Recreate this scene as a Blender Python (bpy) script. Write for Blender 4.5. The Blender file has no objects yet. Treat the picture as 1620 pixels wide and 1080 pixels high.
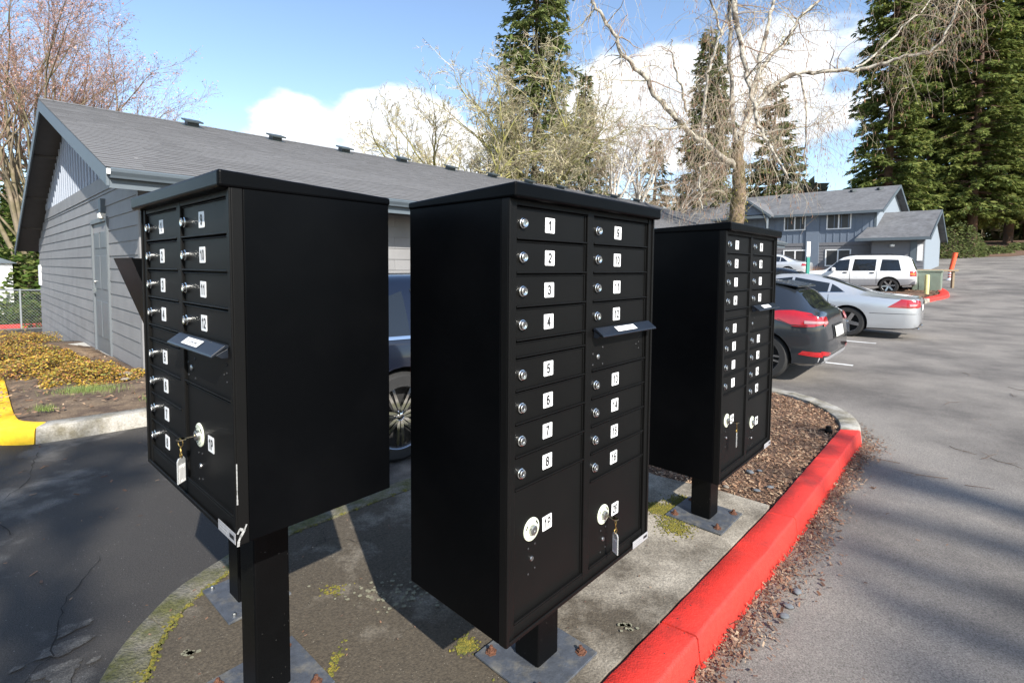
import bpy, bmesh, math, random
import numpy as np
from mathutils import Vector, Matrix, noise as mnoise
from mathutils.bvhtree import BVHTree

R = random.Random(7)
SC = bpy.context.scene
COL = SC.collection
pi = math.pi

# ------------------------------------------------------------------ camera
TILT, ROLL, EYE = 0.0539, 0.0078, 1.3612
cd = bpy.data.cameras.new('camera')
cam = bpy.data.objects.new('camera', cd)
COL.objects.link(cam)
cd.sensor_fit = 'HORIZONTAL'
cd.sensor_width = 36.0
cd.lens = 36.0 * 794.2 / 1620
cd.shift_y = -74.4 / 1620
cd.clip_start = 0.05
cd.clip_end = 2000
_c, _s = math.cos(TILT), math.sin(TILT)
UPV = Vector((0, _s, _c)); RT = Vector((1, 0, 0)); FW = Vector((0, _c, -_s))
cr, sr = math.cos(ROLL), math.sin(ROLL)
right = RT * cr + UPV * sr
up = UPV * cr - RT * sr
M = Matrix((right, up, -FW)).transposed().to_4x4()
M.translation = Vector((0, 0, EYE))
cam.matrix_world = M
SC.camera = cam

# ------------------------------------------------------------------ sky and sun
SUN_H = Vector((0.4509, -0.8926, 0))          # horizontal direction towards the sun
SUN_EL = math.radians(35.4)
SUN = Vector((SUN_H.x * math.cos(SUN_EL), SUN_H.y * math.cos(SUN_EL), math.sin(SUN_EL)))
w = bpy.data.worlds.new("World")
SC.world = w
w.use_nodes = True
nt = w.node_tree
nt.nodes.clear()
def N(t, tree, **kw):
    n = tree.nodes.new(t)
    for k, v in kw.items():
        if k.startswith('i_'):
            n.inputs[k[2:]].default_value = v
        else:
            setattr(n, k, v)
    return n
sky = N('ShaderNodeTexSky', nt, sky_type='NISHITA', sun_disc=False)
sky.sun_elevation = SUN_EL
sky.sun_rotation = math.atan2(SUN_H.x, SUN_H.y)
sky.air_density = 1.0; sky.dust_density = 0.6; sky.ozone_density = 1.6
bg1 = N('ShaderNodeBackground', nt); bg1.inputs[1].default_value = 0.15
bg2 = N('ShaderNodeBackground', nt); bg2.inputs[0].default_value = (1.0, 1.0, 1.02, 1); bg2.inputs[1].default_value = 0.84
mx = N('ShaderNodeMixShader', nt)
out = N('ShaderNodeOutputWorld', nt)
tc = N('ShaderNodeTexCoord', nt)
L = nt.links.new
L(sky.outputs[0], bg1.inputs[0])
def dirblob(az, el, r0, r1, amp):
    a, e = math.radians(az), math.radians(el)
    d = (math.sin(a) * math.cos(e), math.cos(a) * math.cos(e), math.sin(e))
    dp = N('ShaderNodeVectorMath', nt, operation='DOT_PRODUCT'); dp.inputs[1].default_value = d
    L(tc.outputs['Generated'], dp.inputs[0])
    mr = N('ShaderNodeMapRange', nt, interpolation_type='SMOOTHSTEP')
    mr.inputs[1].default_value = math.cos(math.radians(r1)); mr.inputs[2].default_value = math.cos(math.radians(r0))
    mr.inputs[3].default_value = 0; mr.inputs[4].default_value = amp
    L(dp.outputs['Value'], mr.inputs[0])
    return mr.outputs[0]
def madd(a, b, op='ADD'):
    n = N('ShaderNodeMath', nt, operation=op)
    for i, x in enumerate((a, b)):
        if isinstance(x, (int, float)): n.inputs[i].default_value = x
        else: L(x, n.inputs[i])
    return n.outputs[0]
mp = N('ShaderNodeMapping', nt); mp.inputs['Scale'].default_value = (1, 1, 1.9); mp.inputs['Location'].default_value = (3.1, .4, .2)
L(tc.outputs['Generated'], mp.inputs[0])
n1 = N('ShaderNodeTexNoise', nt, i_Scale=4.2, i_Detail=9.0, i_Roughness=0.56)
L(mp.outputs[0], n1.inputs['Vector'])
dens = madd(n1.outputs['Fac'], 0.80, 'MULTIPLY')
for b in ((-20.5, 13.5, 1, 7.5, .24), (-25, 12.5, 1, 6.5, .22), (-12, 14.5, 1, 7.5, .26), (-7, 11.5, 1, 8.5, .22), (-1, 10, 1, 8, .2), (8.0, 15, 1, 8, .18), (14, 16.5, 2, 9.5, .26), (22, 17.5, 2, 10.5, .26), (31, 17.5, 2, 9.5, .24),
          (68, 16, 3, 22, .18), (-78, 14, 3, 20, .18), (120, 20, 4, 25, .17), (-130, 20, 4, 25, .17), (-45, 7.5, 1, 9, .1), (170, 30, 4, 25, .15)):
    dens = madd(dens, dirblob(*b))
mr = N('ShaderNodeMapRange', nt, interpolation_type='SMOOTHSTEP')
mr.inputs[1].default_value = 0.572; mr.inputs[2].default_value = 0.685
L(dens, mr.inputs[0])
# thin haze towards the horizon of the clouds: soft inner shading by a second noise
n2 = N('ShaderNodeTexNoise', nt, i_Scale=7.0, i_Detail=5.0)
L(mp.outputs[0], n2.inputs['Vector'])
cr2 = N('ShaderNodeValToRGB', nt)
cr2.color_ramp.elements[0].position = .36; cr2.color_ramp.elements[0].color = (.74, .80, .88, 1)
cr2.color_ramp.elements[1].position = .62; cr2.color_ramp.elements[1].color = (1, 1, 1, 1)
L(n2.outputs['Fac'], cr2.inputs[0]); L(cr2.outputs[0], bg2.inputs[0])
L(mr.outputs[0], mx.inputs[0]); L(bg1.outputs[0], mx.inputs[1]); L(bg2.outputs[0], mx.inputs[2])
L(mx.outputs[0], out.inputs[0])

sl = bpy.data.lights.new('sun', 'SUN')
sl.energy = 4.9; sl.angle = math.radians(0.53); sl.color = (1.0, 0.95, 0.87)
so = bpy.data.objects.new('sun', sl); COL.objects.link(so)
so.rotation_euler = SUN.to_track_quat('Z', 'Y').to_euler()
so.location = SUN * 60

SC.view_settings.view_transform = 'Standard'
SC.view_settings.look = 'None'
SC.view_settings.exposure = 0.8
SC.view_settings.gamma = 1.0
SC.view_settings.use_curve_mapping = False
SC.cycles.max_bounces = 6
SC.cycles.transparent_max_bounces = 8

# ------------------------------------------------------------------ helpers
def vec(*a): return Vector(a)
class MB:
    """collects geometry for one mesh object"""
    def __init__(s): s.v = []; s.f = []; s.m = []
    def add(s, vs, fs, mi=0):
        o = len(s.v)
        s.v.extend([tuple(p) for p in vs])
        for f in fs: s.f.append(tuple(i + o for i in f)); s.m.append(mi)
        return s
    def box(s, c, d, mi=0, rot=None, taper=1.0):
        x, y, z = d[0] / 2, d[1] / 2, d[2] / 2
        P = [(-x, -y, -z), (x, -y, -z), (x, y, -z), (-x, y, -z), (-x * taper, -y * taper, z), (x * taper, -y * taper, z), (x * taper, y * taper, z), (-x * taper, y * taper, z)]
        P = [Vector(p) for p in P]
        if rot is not None: P = [rot @ p for p in P]
        c = Vector(c)
        return s.add([p + c for p in P], [(0, 3, 2, 1), (4, 5, 6, 7), (0, 1, 5, 4), (1, 2, 6, 5), (2, 3, 7, 6), (3, 0, 4, 7)], mi)
    def hexa(s, b, t, mi=0):
        """bottom quad b and top quad t, same winding"""
        return s.add(list(b) + list(t), [(3, 2, 1, 0), (4, 5, 6, 7), (0, 1, 5, 4), (1, 2, 6, 5), (2, 3, 7, 6), (3, 0, 4, 7)], mi)
    def prism(s, poly, ext, mi=0):
        n = len(poly); e = Vector(ext)
        a = [Vector(p) for p in poly]; b = [p + e for p in a]
        fs = [tuple(range(n))[::-1], tuple(range(n, 2 * n))]
        for i in range(n): j = (i + 1) % n; fs.append((i, j, n + j, n + i))
        return s.add(a + b, fs, mi)
    def quad(s, pts, mi=0): return s.add(pts, [tuple(range(len(pts)))], mi)
    def tube(s, path, rad, n=6, mi=0, cap=False):
        path = [Vector(p) for p in path]; o = []; fs = []
        k = len(path)
        if not hasattr(rad, '__len__'): rad = [rad] * k
        t0 = (path[1] - path[0]).normalized()
        u = t0.orthogonal().normalized()
        for i in range(k):
            t = (path[min(i + 1, k - 1)] - path[max(i - 1, 0)])
            if t.length < 1e-9: t = t0.copy()
            t.normalize()
            u = (u - t * u.dot(t))
            if u.length < 1e-6: u = t.orthogonal()
            u.normalize(); vv = t.cross(u)
            for j in range(n):
                a = 2 * pi * j / n
                o.append(path[i] + (u * math.cos(a) + vv * math.sin(a)) * rad[i])
        for i in range(k - 1):
            for j in range(n):
                jj = (j + 1) % n
                fs.append((i * n + j, i * n + jj, (i + 1) * n + jj, (i + 1) * n + j))
        if cap:
            fs.append(tuple(range(n))[::-1]); fs.append(tuple(range((k - 1) * n, k * n)))
        return s.add(o, fs, mi)
    def lathe(s, prof, c, axis='y', n=20, mi=0):
        """prof: list of (radius, offset along the axis)"""
        o = []; fs = []; k = len(prof); c = Vector(c)
        for r, h in prof:
            for j in range(n):
                a = 2 * pi * j / n
                x, y = r * math.cos(a), r * math.sin(a)
                o.append(c + (Vector((x, h, y)) if axis == 'y' else Vector((x, y, h)) if axis == 'z' else Vector((h, x, y))))
        for i in range(k - 1):
            for j in range(n):
                jj = (j + 1) % n
                fs.append((i * n + j, i * n + jj, (i + 1) * n + jj, (i + 1) * n + j))
        return s.add(o, fs, mi)
    def grid(s, rows, mi=0, close=False):
        nr, nc = len(rows), len(rows[0]); o = [p for r in rows for p in r]; fs = []
        for i in range(nr - 1):
            for j in range(nc - (0 if close else 1)):
                jj = (j + 1) % nc
                fs.append((i * nc + j, i * nc + jj, (i + 1) * nc + jj, (i + 1) * nc + j))
        return s.add(o, fs, mi)
    def mesh(s, name, mats, smooth=None):
        me = bpy.data.meshes.new(name)
        me.from_pydata(s.v, [], s.f)
        for m in (mats if isinstance(mats, (list, tuple)) else [mats]): me.materials.append(m)
        if any(s.m): me.polygons.foreach_set('material_index', s.m)
        if smooth is not None:
            me.polygons.foreach_set('use_smooth', [True] * len(s.f))
            if smooth < 179: me.set_sharp_from_angle(angle=math.radians(smooth))
        me.update()
        return me
    def build(s, name, mats, parent=None, smooth=None, bevel=0, recalc=False, seg=2):
        me = s.mesh(name, mats, smooth)
        if recalc:
            bm = bmesh.new(); bm.from_mesh(me); bmesh.ops.recalc_face_normals(bm, faces=bm.faces); bm.to_mesh(me); bm.free()
        return link(name, me, parent, bevel, seg)
def link(name, me, parent=None, bevel=0, seg=2):
    o = bpy.data.objects.new(name, me); COL.objects.link(o)
    if parent is not None: o.parent = parent
    if bevel:
        b = o.modifiers.new('edge', 'BEVEL'); b.width = bevel; b.segments = seg; b.limit_method = 'ANGLE'; b.angle_limit = math.radians(40)
        b.harden_normals = False
    return o
def tag(o, label=None, cat=None, group=None, kind=None):
    if label: o['label'] = label
    if cat: o['category'] = cat
    if group: o['group'] = group
    if kind: o['kind'] = kind
    return o
def empty(name, loc, label, cat, group=None, rz=0.0):
    o = bpy.data.objects.new(name, None); COL.objects.link(o)
    o.location = loc; o.rotation_euler = (0, 0, rz); o.empty_display_size = .2
    return tag(o, label, cat, group)
def copy_tree(o, parent=None):
    c = o.copy(); COL.objects.link(c)
    if parent is not None: c.parent = parent
    for ch in list(o.children): copy_tree(ch, c)
    return c

# ------------------------------------------------------------------ materials
def mat(name, col, rough=.6, metal=0.0, var=.12, scale=8.0, bump=0.0, bscale=60.0, coat=0.0, island=None, col2=None, cscale=3.0, cmix=(.4, .6), spec=.5, detail=4.0, trans=0.0, sheen=0, speck=None, grad=None, objvar=0):
    m = bpy.data.materials.new(name); m.use_nodes = True
    t = m.node_tree; b = t.nodes['Principled BSDF']; l = t.links.new
    b.inputs['Roughness'].default_value = rough; b.inputs['Metallic'].default_value = metal
    b.inputs['Coat Weight'].default_value = coat; b.inputs['Coat Roughness'].default_value = .06
    b.inputs['Specular IOR Level'].default_value = spec
    if trans: b.inputs['Transmission Weight'].default_value = trans
    geo = t.nodes.new('ShaderNodeNewGeometry')
    pos = geo.outputs['Position']
    cur = None
    if island:
        r = t.nodes.new('ShaderNodeValToRGB'); els = r.color_ramp.elements
        while len(els) < len(island): els.new(.5)
        for i, c in enumerate(island):
            els[i].position = i / (len(island) - 1); els[i].color = (*c, 1)
        l(geo.outputs['Random Per Island'], r.inputs[0]); cur = r.outputs[0]
    else:
        c = t.nodes.new('ShaderNodeRGB'); c.outputs[0].default_value = (*col, 1); cur = c.outputs[0]
    if col2:
        n = t.nodes.new('ShaderNodeTexNoise'); n.inputs['Scale'].default_value = cscale; n.inputs['Detail'].default_value = 6; n.inputs['Roughness'].default_value = .62
        l(pos, n.inputs['Vector'])
        mrn = t.nodes.new('ShaderNodeMapRange'); mrn.inputs[1].default_value = cmix[0]; mrn.inputs[2].default_value = cmix[1]
        fac = n.outputs['Fac']
        if grad:    # the wear grows along a direction of the place: (direction, from, to, bias from, bias to)
            dp = t.nodes.new('ShaderNodeVectorMath'); dp.operation = 'DOT_PRODUCT'; dp.inputs[1].default_value = grad[0]; l(pos, dp.inputs[0])
            gm = t.nodes.new('ShaderNodeMapRange'); gm.inputs[1].default_value = grad[1]; gm.inputs[2].default_value = grad[2]; gm.inputs[3].default_value = grad[3]; gm.inputs[4].default_value = grad[4]
            l(dp.outputs['Value'], gm.inputs[0])
            ad = t.nodes.new('ShaderNodeMath'); ad.operation = 'ADD'; l(fac, ad.inputs[0]); l(gm.outputs[0], ad.inputs[1]); fac = ad.outputs[0]
        l(fac, mrn.inputs[0])
        mxn = t.nodes.new('ShaderNodeMix'); mxn.data_type = 'RGBA'
        l(mrn.outputs[0], mxn.inputs[0]); l(cur, mxn.inputs[6]); mxn.inputs[7].default_value = (*col2, 1)
        cur = mxn.outputs[2]
    if var:
        n = t.nodes.new('ShaderNodeTexNoise'); n.inputs['Scale'].default_value = scale; n.inputs['Detail'].default_value = detail
        l(pos, n.inputs['Vector'])
        mrn = t.nodes.new('ShaderNodeMapRange'); mrn.inputs[1].default_value = .25; mrn.inputs[2].default_value = .75
        mrn.inputs[3].default_value = 1 - var; mrn.inputs[4].default_value = 1 + var
        l(n.outputs['Fac'], mrn.inputs[0])
        mu = t.nodes.new('ShaderNodeVectorMath'); mu.operation = 'SCALE'
        l(cur, mu.inputs[0]); l(mrn.outputs[0], mu.inputs['Scale']); cur = mu.outputs[0]
    if speck:   # (colour, scale, size): dust specks
        vo = t.nodes.new('ShaderNodeTexVoronoi'); vo.inputs['Scale'].default_value = speck[1]
        l(pos, vo.inputs['Vector'])
        lt = t.nodes.new('ShaderNodeMath'); lt.operation = 'LESS_THAN'; lt.inputs[1].default_value = speck[2]
        l(vo.outputs['Distance'], lt.inputs[0])
        gt = t.nodes.new('ShaderNodeSeparateColor'); l(vo.outputs['Color'], gt.inputs[0])
        g2 = t.nodes.new('ShaderNodeMath'); g2.operation = 'GREATER_THAN'; g2.inputs[1].default_value = speck[3]
        l(gt.outputs[0], g2.inputs[0])
        mu2 = t.nodes.new('ShaderNodeMath'); mu2.operation = 'MULTIPLY'; l(lt.outputs[0], mu2.inputs[0]); l(g2.outputs[0], mu2.inputs[1])
        mxn = t.nodes.new('ShaderNodeMix'); mxn.data_type = 'RGBA'
        l(mu2.outputs[0], mxn.inputs[0]); l(cur, mxn.inputs[6]); mxn.inputs[7].default_value = (*speck[0], 1)
        cur = mxn.outputs[2]
    if objvar:
        oi = t.nodes.new('ShaderNodeObjectInfo'); mrn = t.nodes.new('ShaderNodeMapRange'); mrn.inputs[3].default_value = 1 - objvar; mrn.inputs[4].default_value = 1 + objvar
        l(oi.outputs['Random'], mrn.inputs[0]); mu = t.nodes.new('ShaderNodeVectorMath'); mu.operation = 'SCALE'
        l(cur, mu.inputs[0]); l(mrn.outputs[0], mu.inputs['Scale']); cur = mu.outputs[0]
    l(cur, b.inputs['Base Color'])
    if bump:
        n = t.nodes.new('ShaderNodeTexNoise'); n.inputs['Scale'].default_value = bscale; n.inputs['Detail'].default_value = 5
        l(pos, n.inputs['Vector'])
        bp = t.nodes.new('ShaderNodeBump'); bp.inputs['Strength'].default_value = bump; bp.inputs['Distance'].default_value = .01
        l(n.outputs['Fac'], bp.inputs['Height']); l(bp.outputs[0], b.inputs['Normal'])
    return m

MT = {}
MT['asphalt'] = mat('asphalt', (.215, .195, .172), .9, var=.6, scale=190, bump=.5, bscale=330, col2=(.105, .095, .086), cscale=.75, cmix=(.40, .64), detail=3, speck=((.30, .28, .25), 75, .13, .78))
MT['concrete'] = mat('concrete', (.32, .285, .23), .92, var=.45, scale=110, bump=.4, bscale=170, col2=(.072, .058, .040), cscale=2.3, grad=((.7283, .6853, 0), .9, 2.3, .17, -.07), cmix=(.36, .60), speck=((.26, .24, .19), 90, .12, .75))
MT['kerb_grey'] = mat('kerb_concrete', (.36, .34, .30), .9, var=.25, scale=70, bump=.6, bscale=130, col2=(.17, .15, .105), cscale=5, cmix=(.4, .62))
MT['kerb_mossy'] = mat('mossy_kerb', (.17, .155, .12), .95, var=.4, scale=80, bump=1.0, bscale=120, col2=(.085, .085, .026), cscale=8, cmix=(.40, .6))
MT['kerb_red'] = mat('red_kerb_paint', (.66, .034, .022), .6, var=.16, scale=45, bump=.32, bscale=150, col2=(.30, .03, .022), cscale=4, cmix=(.50, .74), speck=((.10, .03, .025), 38, .13, .78))
MT['kerb_yellow'] = mat('yellow_kerb_paint', (.85, .52, .015), .6, var=.12, scale=30, bump=.4, bscale=90, col2=(.55, .33, .04), cscale=4, cmix=(.55, .75))
MT['line'] = mat('road_paint', (.72, .72, .70), .7, var=.15, scale=60, col2=(.3, .3, .29), cscale=9, cmix=(.55, .7))
MT['soil'] = mat('soil', (.075, .048, .032), .95, var=.35, scale=60, bump=.9, bscale=80, col2=(.17, .12, .075), cscale=4)
MT['mulch_base'] = mat('mulch_base', (.16, .092, .055), .95, var=.4, scale=70, bump=1.0, bscale=90, col2=(.09, .05, .03), cscale=12)
MT['chip'] = mat('wood_chip', None, .9, var=.15, island=[(.09, .045, .025), (.22, .115, .06), (.32, .19, .11), (.42, .30, .19), (.15, .08, .045), (.27, .15, .09)])
MT['litter'] = mat('leaf_litter', None, .9, var=.15, island=[(.08, .045, .026), (.18, .095, .055), (.26, .15, .095), (.11, .065, .045), (.34, .25, .17), (.14, .065, .04), (.06, .04, .03)])
MT['black'] = mat('black_powder_coat', (.0013, .0015, .0019), .34, col2=(.0032, .0034, .0038), cscale=1.6, cmix=(.45, .8), var=.15, scale=3, bump=.10, bscale=420, spec=.07)
MT['black_dusty'] = mat('dusty_black_powder_coat', (.002, .0021, .0023), .45, var=.2, scale=12, bump=.12, bscale=300, spec=.12, speck=((.12, .115, .11), 110, .10, .86))
MT['black_door'] = mat('black_door_paint', (.0048, .0047, .0045), .45, var=.15, scale=6, bump=.08, bscale=420, spec=.14)
MT['plate'] = mat('galvanised_base', (.08, .09, .108), .55, var=.25, scale=30, bump=.2, bscale=120, metal=.25, col2=(.16, .155, .14), cscale=14, cmix=(.48, .66))
MT['rust'] = mat('rust', (.12, .048, .025), .9, var=.35, scale=120, bump=.8, bscale=200)
MT['chrome'] = mat('bright_lock_metal', (.72, .72, .70), .18, metal=1.0, var=.06)
MT['steel'] = mat('worn_steel', (.45, .45, .44), .35, metal=1.0, var=.15, scale=40)
MT['brass'] = mat('brass', (.62, .42, .14), .32, metal=1.0, var=.12, scale=50)
MT['white_label'] = mat('white_label', (.80, .80, .79), .45, var=.04)
MT['ink'] = mat('black_ink', (.012, .012, .013), .5, var=0)
MT['grey_ink'] = mat('grey_ink', (.25, .25, .25), .6, var=0)
MT['cream'] = mat('glow_cream', (.70, .74, .58), .5, var=.05, scale=60)
MT['silver_sticker'] = mat('silver_sticker', (.42, .42, .43), .45, metal=.3, var=.1, scale=60)
MT['clear'] = mat('clear_plastic', (.55, .56, .55), .12, var=.05, trans=.5)
MT['scratch'] = mat('scraped_bare_metal', (.32, .32, .31), .6, var=.5, scale=160)
MT['hood_face'] = mat('blue_black_hood', (.010, .013, .019), .34, var=.1, spec=.42)

# ------------------------------------------------------------------ terrain
AX = Vector((.7283, .6853, 0)); WX = Vector((-.6853, .7283, 0))     # along the island / across it
def UW(u, wv, z=0.0): return AX * u + WX * wv + Vector((0, 0, z))
GP = Vector((-6.4365, 7.9929, 0)); GD = Vector((-.7405, .6720, 0)); AD = Vector((.7283, .6853, 0))
_tt = [-200, 16, 22, 26, 28.4, 34, 40, 60, 80, 140, 400]
_tz = [-.14, -.14, -.02, .18, .40, .84, 1.32, 2.75, 4.1, 6.5, 11.0]
def gz(x, y):
    t = x * .7283 + y * .6853
    z = float(np.interp(t, _tt, _tz))
    s = (Vector((x, y, 0)) - GP).dot(GD)
    if s > 0:
        k = min(1, max(0, (30 - t) / 12))
        z -= min(.9, .055 * s) * k
    return z
# ------------------------------------------------------------------ ground (one sheet to the horizon)
def lines(lo, hi, fine, a, b):
    xs = list(np.arange(a, b + 1e-6, fine)); st = fine; x = b
    while x < hi: st *= 1.28; x += st; xs.append(x)
    st = fine; x = a
    while x > lo: st *= 1.28; x -= st; xs.insert(0, x)
    return xs
gx = lines(-420, 420, .5, -9, 9); gy = lines(-160, 620, .5, -4, 14)
g = MB(); g.grid([[(x, y, gz(x, y)) for x in gx] for y in gy])
tag(g.build('ground', MT['asphalt'], smooth=180), kind='structure')
# driveway sheet between island and building, with the shade put into its dark colour
MT['shade_asphalt'] = mat('shade_darkened_asphalt', (.040, .036, .032), .72, var=.6, scale=170, bump=.5, bscale=300, col2=(.16, .15, .135), cscale=1.5, cmix=(.52, .66), detail=3, speck=((.22, .21, .2), 60, .12, .85))
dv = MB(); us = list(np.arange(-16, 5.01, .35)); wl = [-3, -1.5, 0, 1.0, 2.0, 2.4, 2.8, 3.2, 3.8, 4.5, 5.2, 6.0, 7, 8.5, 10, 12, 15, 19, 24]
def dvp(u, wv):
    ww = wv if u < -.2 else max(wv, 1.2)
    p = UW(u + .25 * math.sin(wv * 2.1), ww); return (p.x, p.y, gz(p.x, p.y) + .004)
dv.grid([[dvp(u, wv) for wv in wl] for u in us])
tag(dv.build('driveway', MT['shade_asphalt'], smooth=180), kind='structure')

# ------------------------------------------------------------------ island: kerb, slab, mulch
red_in = [(-.30, .86), (.2, .885), (1.358, .945), (3.03, 1.02), (4.95, 1.150)]
red_out = [(-.32, .70), (.2, .735), (1.3, .79), (3.03, .872), (5.06, 1.01)]
def resample(pl, n):
    pl = [Vector((p[0], p[1], 0)) for p in pl]
    d = [0]
    for i in range(1, len(pl)): d.append(d[-1] + (pl[i] - pl[i - 1]).length)
    o = []
    for k in range(n):
        t = d[-1] * k / (n - 1)
        i = max(j for j in range(len(d)) if d[j] <= t + 1e-9); i = min(i, len(pl) - 2)
        f = (t - d[i]) / max(1e-9, d[i + 1] - d[i]); o.append(pl[i].lerp(pl[i + 1], min(1, f)))
    return o
def chaikin(pl, k=2):
    for _ in range(k):
        q = [pl[0]]
        for a, b in zip(pl[:-1], pl[1:]):
            q.append((a[0] * .75 + b[0] * .25, a[1] * .75 + b[1] * .25)); q.append((a[0] * .25 + b[0] * .75, a[1] * .25 + b[1] * .75))
        q.append(pl[-1]); pl = q
    return pl
far_out = chaikin([(5.06, 1.01), (5.28, 1.06), (5.60, 1.20), (5.88, 1.45), (6.10, 1.80), (6.16, 2.15), (6.05, 2.5), (5.8, 2.72), (5.5, 2.82)])
far_in = chaikin([(4.95, 1.150), (5.13, 1.19), (5.42, 1.31), (5.70, 1.54), (5.92, 1.86), (5.97, 2.15), (5.87, 2.4), (5.7, 2.56), (5.5, 2.64)])
back_out = [(5.5, 2.82), (3.5, 2.81), (1.72, 2.79), (.95, 2.735), (.75, 2.68)]
back_in = [(5.5, 2.64), (3.5, 2.63), (1.62, 2.624), (.905, 2.58), (.70, 2.50)]
rnd_out = chaikin([(.75, 2.68), (.544, 2.577), (.37, 2.48), (.26, 2.36), (.15, 2.22), (.07, 2.05), (-.05, 1.75), (-.28, 1.2), (-.38, .92), (-.32, .70)])
rnd_in = chaikin([(.70, 2.50), (.514, 2.40), (.376, 2.297), (.288, 2.174), (.21, 1.98), (.14, 1.72), (-.08, 1.2), (-.16, 1.0), (-.2, .92), (-.30, .86)])
kerb = bpy.data.objects.new('kerb', None); COL.objects.link(kerb); kerb['kind'] = 'structure'
def kerb_stone(inn, outl, m, parent, zt=0.0, zb=-.30, lean=.020, gap=.006, rr=.011, name='kerb_stone', rnd=0.004, chf=UW):
    n = len(inn); rows = []
    for i in range(n):
        a, b = inn[i], outl[i]
        d = (b - a)
        if d.length < 1e-6: d = Vector((0, -1, 0))
        d.normalize()
        jz = R.uniform(-rnd, rnd)
        prof = [(a, zb), (a, zt - rr * .4), (a + d * rr * .4, zt + jz), (b - d * (rr + lean), zt + jz), (b - d * (rr * .25 + lean), zt - rr * .35), (b - d * lean * .8, zt - rr * 1.3), (b, -.14 + .0), (b, zb)]
        rows.append([chf(p.x, p.y, z) for p, z in prof])
    mb = MB(); mb.grid(rows)
    k = len(rows[0])
    mb.add(rows[0], [tuple(range(k))]); mb.add(rows[-1], [tuple(range(k))[::-1]])
    return mb.build(name, m, parent, smooth=50, recalc=True)
def kerb_run(inn, outl, joints, m, parent, lab=None, zt=0.0, chf=UW):
    """joints: fractions along the run where stones meet"""
    n = 121; A = resample(inn, n); B = resample(outl, n)
    js = [0] + joints + [1]
    for f0, f1 in zip(js[:-1], js[1:]):
        i0, i1 = round(f0 * (n - 1)), round(f1 * (n - 1))
        k = max(2, (i1 - i0) // 2 + 1); idx = [round(i0 + (i1 - i0) * q / (k - 1)) for q in range(k)]
        a = [A[i].copy() for i in idx]; b = [B[i].copy() for i in idx]
        for arr in (a, b):      # open the joint a little
            arr[0] = arr[0] + (arr[1] - arr[0]).normalized() * .005; arr[-1] = arr[-1] + (arr[-2] - arr[-1]).normalized() * .005
        o = kerb_stone(a, b, m, parent, zt, chf=chf)
        if lab: o['label'] = lab
kerb_run(red_in, red_out, [.135, .38, .62, .83], MT['kerb_red'], kerb, 'bright red painted kerb stone')
kerb_run(far_in, far_out, [.42, .75], MT['kerb_grey'], kerb)
kerb_run(back_in, back_out, [.3, .55, .78], MT['kerb_mossy'], kerb)
kerb_run(rnd_in, rnd_out, [.25, .48, .75], MT['kerb_mossy'], kerb)
# slab of broom-finished concrete and the mulch bed beyond it
red_s = resample(red_in, 80); back_s = resample(back_in, 80)[::-1]
def edge_pts(pl, u0, u1, d=0.012, sgn=1):
    return [Vector((p.x, p.y + sgn * d, 0)) for p in pl if u0 <= p.x <= u1]
slab_poly = edge_pts(red_s, -.29, 3.0) + [Vector((3.04, 1.04, 0)), Vector((3.02, 1.3, 0)), Vector((2.93, 1.7, 0)), Vector((2.95, 2.2, 0)), Vector((2.96, 2.612, 0))] + \
    edge_pts(back_s, .72, 2.95, .012, -1)[::-1] + [Vector((p[0] + .01, p[1] - .004, 0)) for p in rnd_in[1:-1]]
mb = MB(); mb.prism([UW(p.x, p.y, -.28) for p in slab_poly], (0, 0, .277))
tag(mb.build('pavement', MT['concrete'], recalc=True), kind='structure')
mul_poly = [Vector((3.02, 1.05, 0)), Vector((3.01, 1.3, 0)), Vector((2.92, 1.7, 0)), Vector((2.94, 2.2, 0)), Vector((2.95, 2.612, 0))]
bm_edge = edge_pts(back_s, 2.96, 5.5, .012, -1)
fi = [Vector((p[0] - .012, p[1], 0)) for p in far_in]
rd = edge_pts(red_s, 3.03, 4.93)
mul_poly = mul_poly + bm_edge + fi[::-1] + rd[::-1]
mb = MB(); mb.prism([UW(p.x, p.y, -.28) for p in mul_poly], (0, 0, .255))
tag(mb.build('mulch_ground', MT['mulch_base'], recalc=True), kind='structure')
def inside(p, poly):
    c = False; n = len(poly); j = n - 1
    for i in range(n):
        a, b = poly[i], poly[j]
        if (a.y > p.y) != (b.y > p.y) and p.x < (b.x - a.x) * (p.y - a.y) / (b.y - a.y) + a.x: c = not c
        j = i
    return c
def chip(mb, c, l, wd, th=.004, tilt=.5, curl=0.0):
    q = Matrix.Rotation(R.uniform(0, 2 * pi), 3, 'Z') @ Matrix.Rotation(R.uniform(-tilt, tilt), 3, 'X') @ Matrix.Rotation(R.uniform(-tilt, tilt), 3, 'Y')
    h = l / 2; k = wd / 2; j = R.uniform(.5, 1)
    P = [(-h, -k * j, 0), (h * R.uniform(.7, 1), -k, curl), (h, k * R.uniform(.3, .9), curl), (-h * .8, k, 0)]
    P = [Vector(c) + q @ Vector(p) for p in P]
    mb.add(P, [(0, 1, 2, 3)])
mb = MB(); cnt = 0
while cnt < 21000:
    u, wv = R.uniform(2.9, 6.0), R.uniform(1.0, 2.62)
    if not inside(Vector((u, wv, 0)), mul_poly): continue
    cnt += 1
    s = R.choice((.008, .012, .016, .022, .032)); p = UW(u, wv, -.022 + R.uniform(0, .012))
    chip(mb, p, s, s * R.uniform(.25, .5))
tag(mb.build('wood_chips', MT['chip']), kind='stuff')
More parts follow.
